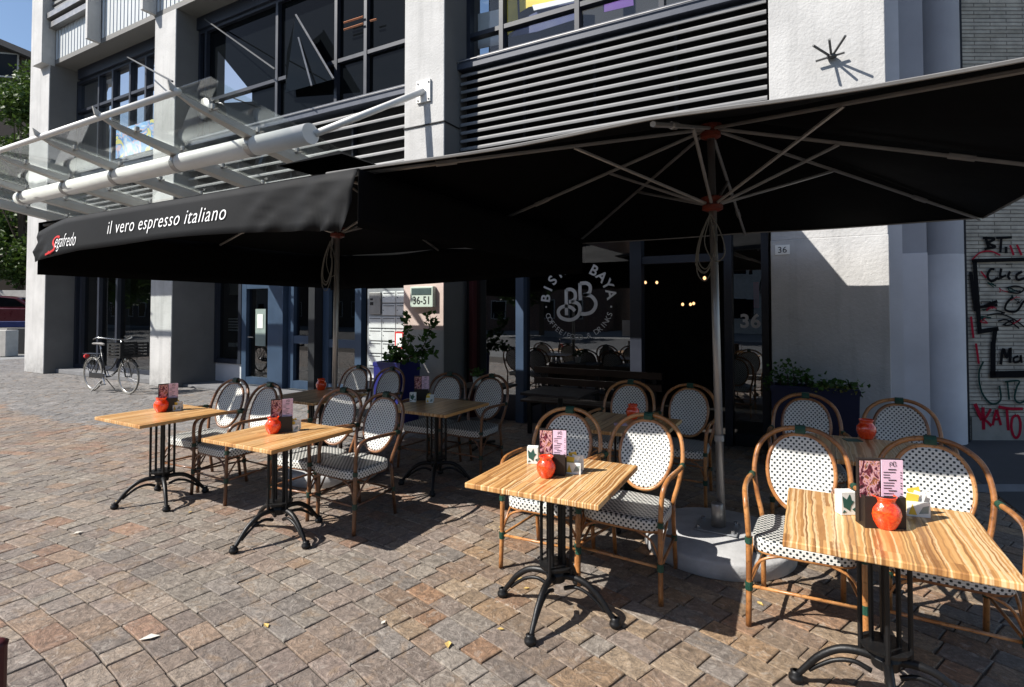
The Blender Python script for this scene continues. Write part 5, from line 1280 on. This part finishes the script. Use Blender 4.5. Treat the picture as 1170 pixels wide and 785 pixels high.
# parked car on the raised deck behind
cb = far(14, 380, 23); ca = TH+.25
g = MB(); g.box((-5, -2.4, 0), (5, 2.4, .78)); dk = tag(g.build('raised_deck', M['asphalt'], loc=(cb.x, cb.y, 0), rotz=ca), kind='structure')
car = empty('parked_car', (cb.x, cb.y, .78), ca, 'dark red and blue car parked behind the white corner pillar', 'car')
def loft(name, prof, hw, m, par, inset=0., bev=.05):
    g = MB(); n = len(prof); g.add([(x, -hw, z) for x, z in prof]+[(x, hw, z) for x, z in prof], [tuple(range(n)), tuple(range(2*n-1, n-1, -1))]+[((i+1) % n, i, n+i, n+(i+1) % n) for i in range(n)]); return g.build(name, m, par, bevel=bev)
loft('body', [(-2.1, .30), (-2.15, .75), (-2.0, .95), (-1.2, 1.02), (1.1, .98), (2.0, .86), (2.15, .6), (2.1, .30)], .86, M['car_red'], car)
loft('sill', [(-2.12, .18), (-2.16, .45), (2.16, .45), (2.12, .18)], .88, M['car_blue'], car, bev=.03)
loft('cabin', [(-1.5, 1.0), (-1.1, 1.42), (-.2, 1.5), (.55, 1.42), (1.15, .98)], .74, M['car_red'], car)
for s in (-1, 1):
    g = MB(); y = s*.748; pts = [(-1.28, 1.04), (-1.02, 1.37), (-.2, 1.44), (.45, 1.37), (.9, 1.04)]; g.add([(x, y, z) for x, z in pts]+[(x, y-s*.004, z) for x, z in pts], [tuple(range(5)), tuple(range(9, 4, -1))]); g.build('side_window', M['glass_dark'], car)
    for x in (-1.35, 1.35):
        w = MB(); w.tube([(0, -.10, 0), (0, .10, 0)], .33, 28); ww = w.build('wheel', M['rubber'], car, loc=(x, s*.80, .33)); w = MB(); w.tube([(0, -.11, 0), (0, .11, 0)], .19, 20); w.build('rim', M['alu'], ww)
    g = MB(); g.box((2.04, s*.62-.16, .62), (2.15, s*.62+.16, .78)); g.build('headlight', M['chrome'], car, bevel=.03)
g = MB(); g.add([(1.16, -.68, 1.02), (1.16, .68, 1.02), (.62, .6, 1.42), (.62, -.6, 1.42)], [(0, 1, 2, 3)]); g.build('windscreen', M['glass_dark'], car, solid=.02)
# brown house with pitched roof
h0 = far(-60, 330, 34); ha = TH+.2
hs = empty('brown_house', (h0.x, h0.y, 0), ha, 'dark brown clad house with a sloping roof above the trees at the left edge', 'house')
ez = EYE+34*(355-30)/620
g = MB(); g.box((-6, 0, 0), (4.6, 8, ez-2.1)); g.add([(-6, 0, ez-2.1), (4.6, 0, ez-2.1), (4.6, 0, ez-1.7), (-6, 0, ez+2.4), (-6, 8, ez-2.1), (4.6, 8, ez-2.1), (4.6, 8, ez-1.7), (-6, 8, ez+2.4)], [(0, 1, 2, 3), (7, 6, 5, 4), (1, 5, 6, 2), (0, 3, 7, 4)]); g.build('wall', M['brown_wall'], hs)
g = MB(); g.add([(-6.3, -.9, ez+2.52), (5.4, -.9, ez-2.0), (5.4, 8.5, ez-2.0), (-6.3, 8.5, ez+2.52), (-6.3, -.9, ez+2.9), (5.4, -.9, ez-1.62), (5.4, 8.5, ez-1.62), (-6.3, 8.5, ez+2.9)], [(3, 2, 1, 0), (4, 5, 6, 7)]+[(i, (i+1) % 4, 4+(i+1) % 4, 4+i) for i in range(4)]); g.build('roof', M['roof'], hs)
hw = far(2, 70, 34); lx = (hw-Vector((h0.x, h0.y, 0))); cx_ = lx.x*math.cos(-ha)-lx.y*math.sin(-ha)
wz = EYE+34*(355-68)/620
g = MB(); g.box((cx_-1.1, -.08, wz-.75), (cx_+.35, -.01, wz+.85)); wf = g.build('window', M['white_paint'], hs)
g = MB(); g.box((cx_-1.0, -.10, wz-.65), (cx_+.25, -.085, wz+.75)); g.build('pane', M['glass_dark'], wf)
# trees
def tree(loc, H, rad, label, seed, n=9000, m='leaf_tree', ls=.30, lo=.30):
    rr = random.Random(seed); r = empty('tree', loc, 0, label, 'tree')
    t = MB(); t.tube([(0, 0, 0), (.05, .02, H*.3), (0, .1, H*.62)], [.22, .09], 8)
    clumps = []
    for k in range(26):
        a = rr.uniform(0, 2*PI); q = rr.random()**.5*rad; z = H*lo+rr.random()*H*(.92-lo); q *= 1.1-abs((z/H)-.55)*1.1*(lo/.3)
        c_ = Vector((q*math.cos(a), q*math.sin(a), z)); clumps.append((c_, rr.uniform(.5, 1.05)*rad*.42))
        t.tube([(0, 0, H*.25+rr.random()*H*.3), c_], [.05, .015], 4)
    t.build('trunk', M['bark'], r); lf = MB()
    for k in range(n):
        c_, q = rr.choice(clumps); d = Vector((rr.gauss(0, 1), rr.gauss(0, 1), rr.gauss(0, 1))).normalized()*q*rr.random()**.35; d.z *= .8
        leaf_quad(lf, c_+d, ls, rr)
    lf.build('crown', M[m], r)
tp = far(22, 330, 29); tree((tp.x, tp.y, 0), EYE+29*(355-62)/620, 3.3, 'bushy green tree beside the white corner pillar at the left edge', 4, 16000, ls=.26, lo=.12)
tp = far(-28, 330, 31); tree((tp.x, tp.y, 0), EYE+31*(355-120)/620, 4.2, 'darker green tree cut by the left picture edge', 5, 12000, ls=.30, lo=.12)

rp_ = PH(-7, 860); hh = PY(0, 742, rp_.y).z
e = empty('bollard', rp_, 0, 'dark red post just cut off by the bottom left corner of the picture', 'post')
g = MB(); g.tube([(0, 0, 0), (0, 0, hh)], .032, 14); g.build('post', M['red_frame'], e, smooth=False); g = MB(); g.lathe([(.034, 0), (.036, .012), (.02, .024), (0, .026)], (0, 0, hh), 14, False); g.build('cap', M['red_frame'], e, smooth=True)
# ================================================================ litter
lit = [(132, 572, 'dry_leaf', .05), (83, 610, 'paper_bit', .05), (575, 605, 'dry_leaf', .05), (600, 661, 'dry_leaf', .04), (513, 732, 'dry_leaf', .05), (568, 718, 'dry_leaf', .03), (435, 713, 'paper_bit', .03), (306, 717, 'dry_leaf', .04), (183, 726, 'paper_bit', .07), (865, 687, 'dry_leaf', .04), (598, 672, 'dry_leaf', .03), (215, 586, 'dry_leaf', .03)]
for i, (u, v, m, s) in enumerate(lit):
    p = PH(u, v, .004); a = i*1.3; c_, s_ = math.cos(a), math.sin(a)
    g = MB(); P = [(0, 0, .0), (.4, .25, .12), (1, .05, .05), (.45, -.28, .1)]; g.add([((x*c_-y*s_)*s*1.3, (x*s_+y*c_)*s*1.3, z*s) for x, y, z in P], [(0, 1, 2), (0, 2, 3)])
    o = g.build('fallen_leaf' if m == 'dry_leaf' else 'litter', M[m], loc=p, solid=.001)
    tag(o, 'small dry yellow leaf lying on the sunlit brown setts' if m == 'dry_leaf' else 'small scrap of pale paper lying on the setts', 'leaf' if m == 'dry_leaf' else 'litter', 'dry leaves on the paving' if m == 'dry_leaf' else 'paper scraps on the paving')

# ================================================================ street behind the camera (seen in the window glass)
def street_house(x, w, h, d, m, label, seed):
    r = empty('street_house', (x, -27-d, 0), 0, label, 'house'); rr = random.Random(seed)
    g = MB(); g.box((-w/2, -8, 0), (w/2, 0, h)); g.build('wall', m, r)
    g = MB(); g.box((-w/2-.2, -8.2, h), (w/2+.2, .2, h+.4)); g.build('roof', M['roof'], r)
    for fl in range(int(h//3.2)):
        for k in range(int(w//2.4)):
            xx = -w/2+1.3+k*2.4; g = MB(); g.box((xx-.6, 0.002, 1+fl*3.2), (xx+.6, .06, 2.6+fl*3.2)); f_ = g.build('window', M['white_paint'], r)
            g = MB(); g.box((xx-.52, .062, 1.08+fl*3.2), (xx+.52, .07, 2.52+fl*3.2)); g.build('pane', M['glass_dark'], f_)
street_house(-22, 16, 10, 0, M['brick_red'], 'brown brick house across the street', 1)
street_house(-4, 17, 12.5, 1, M['render_grey'], 'pale rendered house across the street', 2)
street_house(14, 16, 9.5, 0, M['brick_red'], 'lower brick house across the street', 3)
street_house(-76, 30, 16, -8, M['brown_wall'], 'tall dark house far along the street', 4)
street_house(-43, 22, 12, -1, M['brown_wall'], 'dark brown house with white windows across the street', 6)
street_house(-60, 10, 9, 0, M['render_grey'], 'narrow grey house at the far end of the street', 7)
street_house(29, 13, 11, 0, M['render_grey'], 'grey house at the right end of the street', 8)
tree((-41, -5, 0), 9, 3.6, 'large dark street tree far to the left behind the viewer', 31, 3500, ls=.5); tree((-50, -9, 0), 10, 4.2, 'second large street tree far to the left behind the viewer', 32, 3500, ls=.5)
for i, (x, y) in enumerate(((-16, -19), (-7, -20), (4, -19.5))): tree((x, y, 0), 7.5, 2.4, ('left', 'middle', 'right')[i]+' street tree across the road behind the viewer', 20+i, 2500, ls=.42)
g = MB(); g.add([(-60, -17, -.006), (60, -17, -.006), (60, -8, -.006), (-60, -8, -.006)], [(0, 1, 2, 3)]); tag(g.build('road', M['asphalt']), kind='structure')

# ================================================================ light
AZ = Vector((.663, .749)).normalized(); EL = math.radians(43.8)
d = Vector((AZ.x*math.cos(EL), AZ.y*math.cos(EL), -math.sin(EL)))
sd = bpy.data.lights.new('sun', 'SUN'); sd.energy = 5.0; sd.angle = math.radians(.55); sd.color = (1, .955, .89)
so = bpy.data.objects.new('sun', sd); C.objects.link(so); so.rotation_euler = d.to_track_quat('-Z', 'Y').to_euler(); so.location = (-10, -10, 20)
w = bpy.data.worlds.new('World'); bpy.context.scene.world = w; w.use_nodes = True
N = w.node_tree.nodes; Lk = w.node_tree.links; N.clear()
out = N.new('ShaderNodeOutputWorld'); bg = N.new('ShaderNodeBackground'); sk = N.new('ShaderNodeTexSky'); sk.sky_type = 'NISHITA'; sk.sun_disc = False
sk.sun_elevation = EL; sk.sun_rotation = math.atan2(-AZ.x, -AZ.y); sk.air_density = 1.0; sk.dust_density = .6; sk.ozone_density = 2.2
bg.inputs[1].default_value = .088
tc = N.new('ShaderNodeTexCoord'); mp_ = N.new('ShaderNodeMapping'); mp_.inputs['Scale'].default_value = (1.2, 1.2, 4); no = N.new('ShaderNodeTexNoise'); no.inputs['Scale'].default_value = 2.2; no.inputs['Detail'].default_value = 7; no.inputs['Roughness'].default_value = .6
cr_ = N.new('ShaderNodeValToRGB'); cr_.color_ramp.elements[0].position = .56; cr_.color_ramp.elements[0].color = (0, 0, 0, 1); cr_.color_ramp.elements[1].position = .78; cr_.color_ramp.elements[1].color = (.6, .6, .6, 1)
mx = N.new('ShaderNodeMix'); mx.data_type = 'RGBA'; mx.inputs[7].default_value = (11, 11.5, 12, 1)
Lk.new(tc.outputs['Generated'], mp_.inputs[0]); Lk.new(mp_.outputs[0], no.inputs['Vector']); Lk.new(no.outputs['Fac'], cr_.inputs[0]); Lk.new(cr_.outputs[0], mx.inputs[0]); Lk.new(sk.outputs[0], mx.inputs[6]); Lk.new(mx.outputs[2], bg.inputs[0]); Lk.new(bg.outputs[0], out.inputs[0])
sc = bpy.context.scene; sc.render.engine = 'CYCLES'
sc.view_settings.view_transform = 'Standard'; sc.view_settings.look = 'None'; sc.view_settings.exposure = 0.8; sc.view_settings.gamma = 1
sc.view_settings.use_curve_mapping = False
sc.render.resolution_x = 1024; sc.render.resolution_y = 687
sc.cycles.max_bounces = 8; sc.cycles.transparent_max_bounces = 12
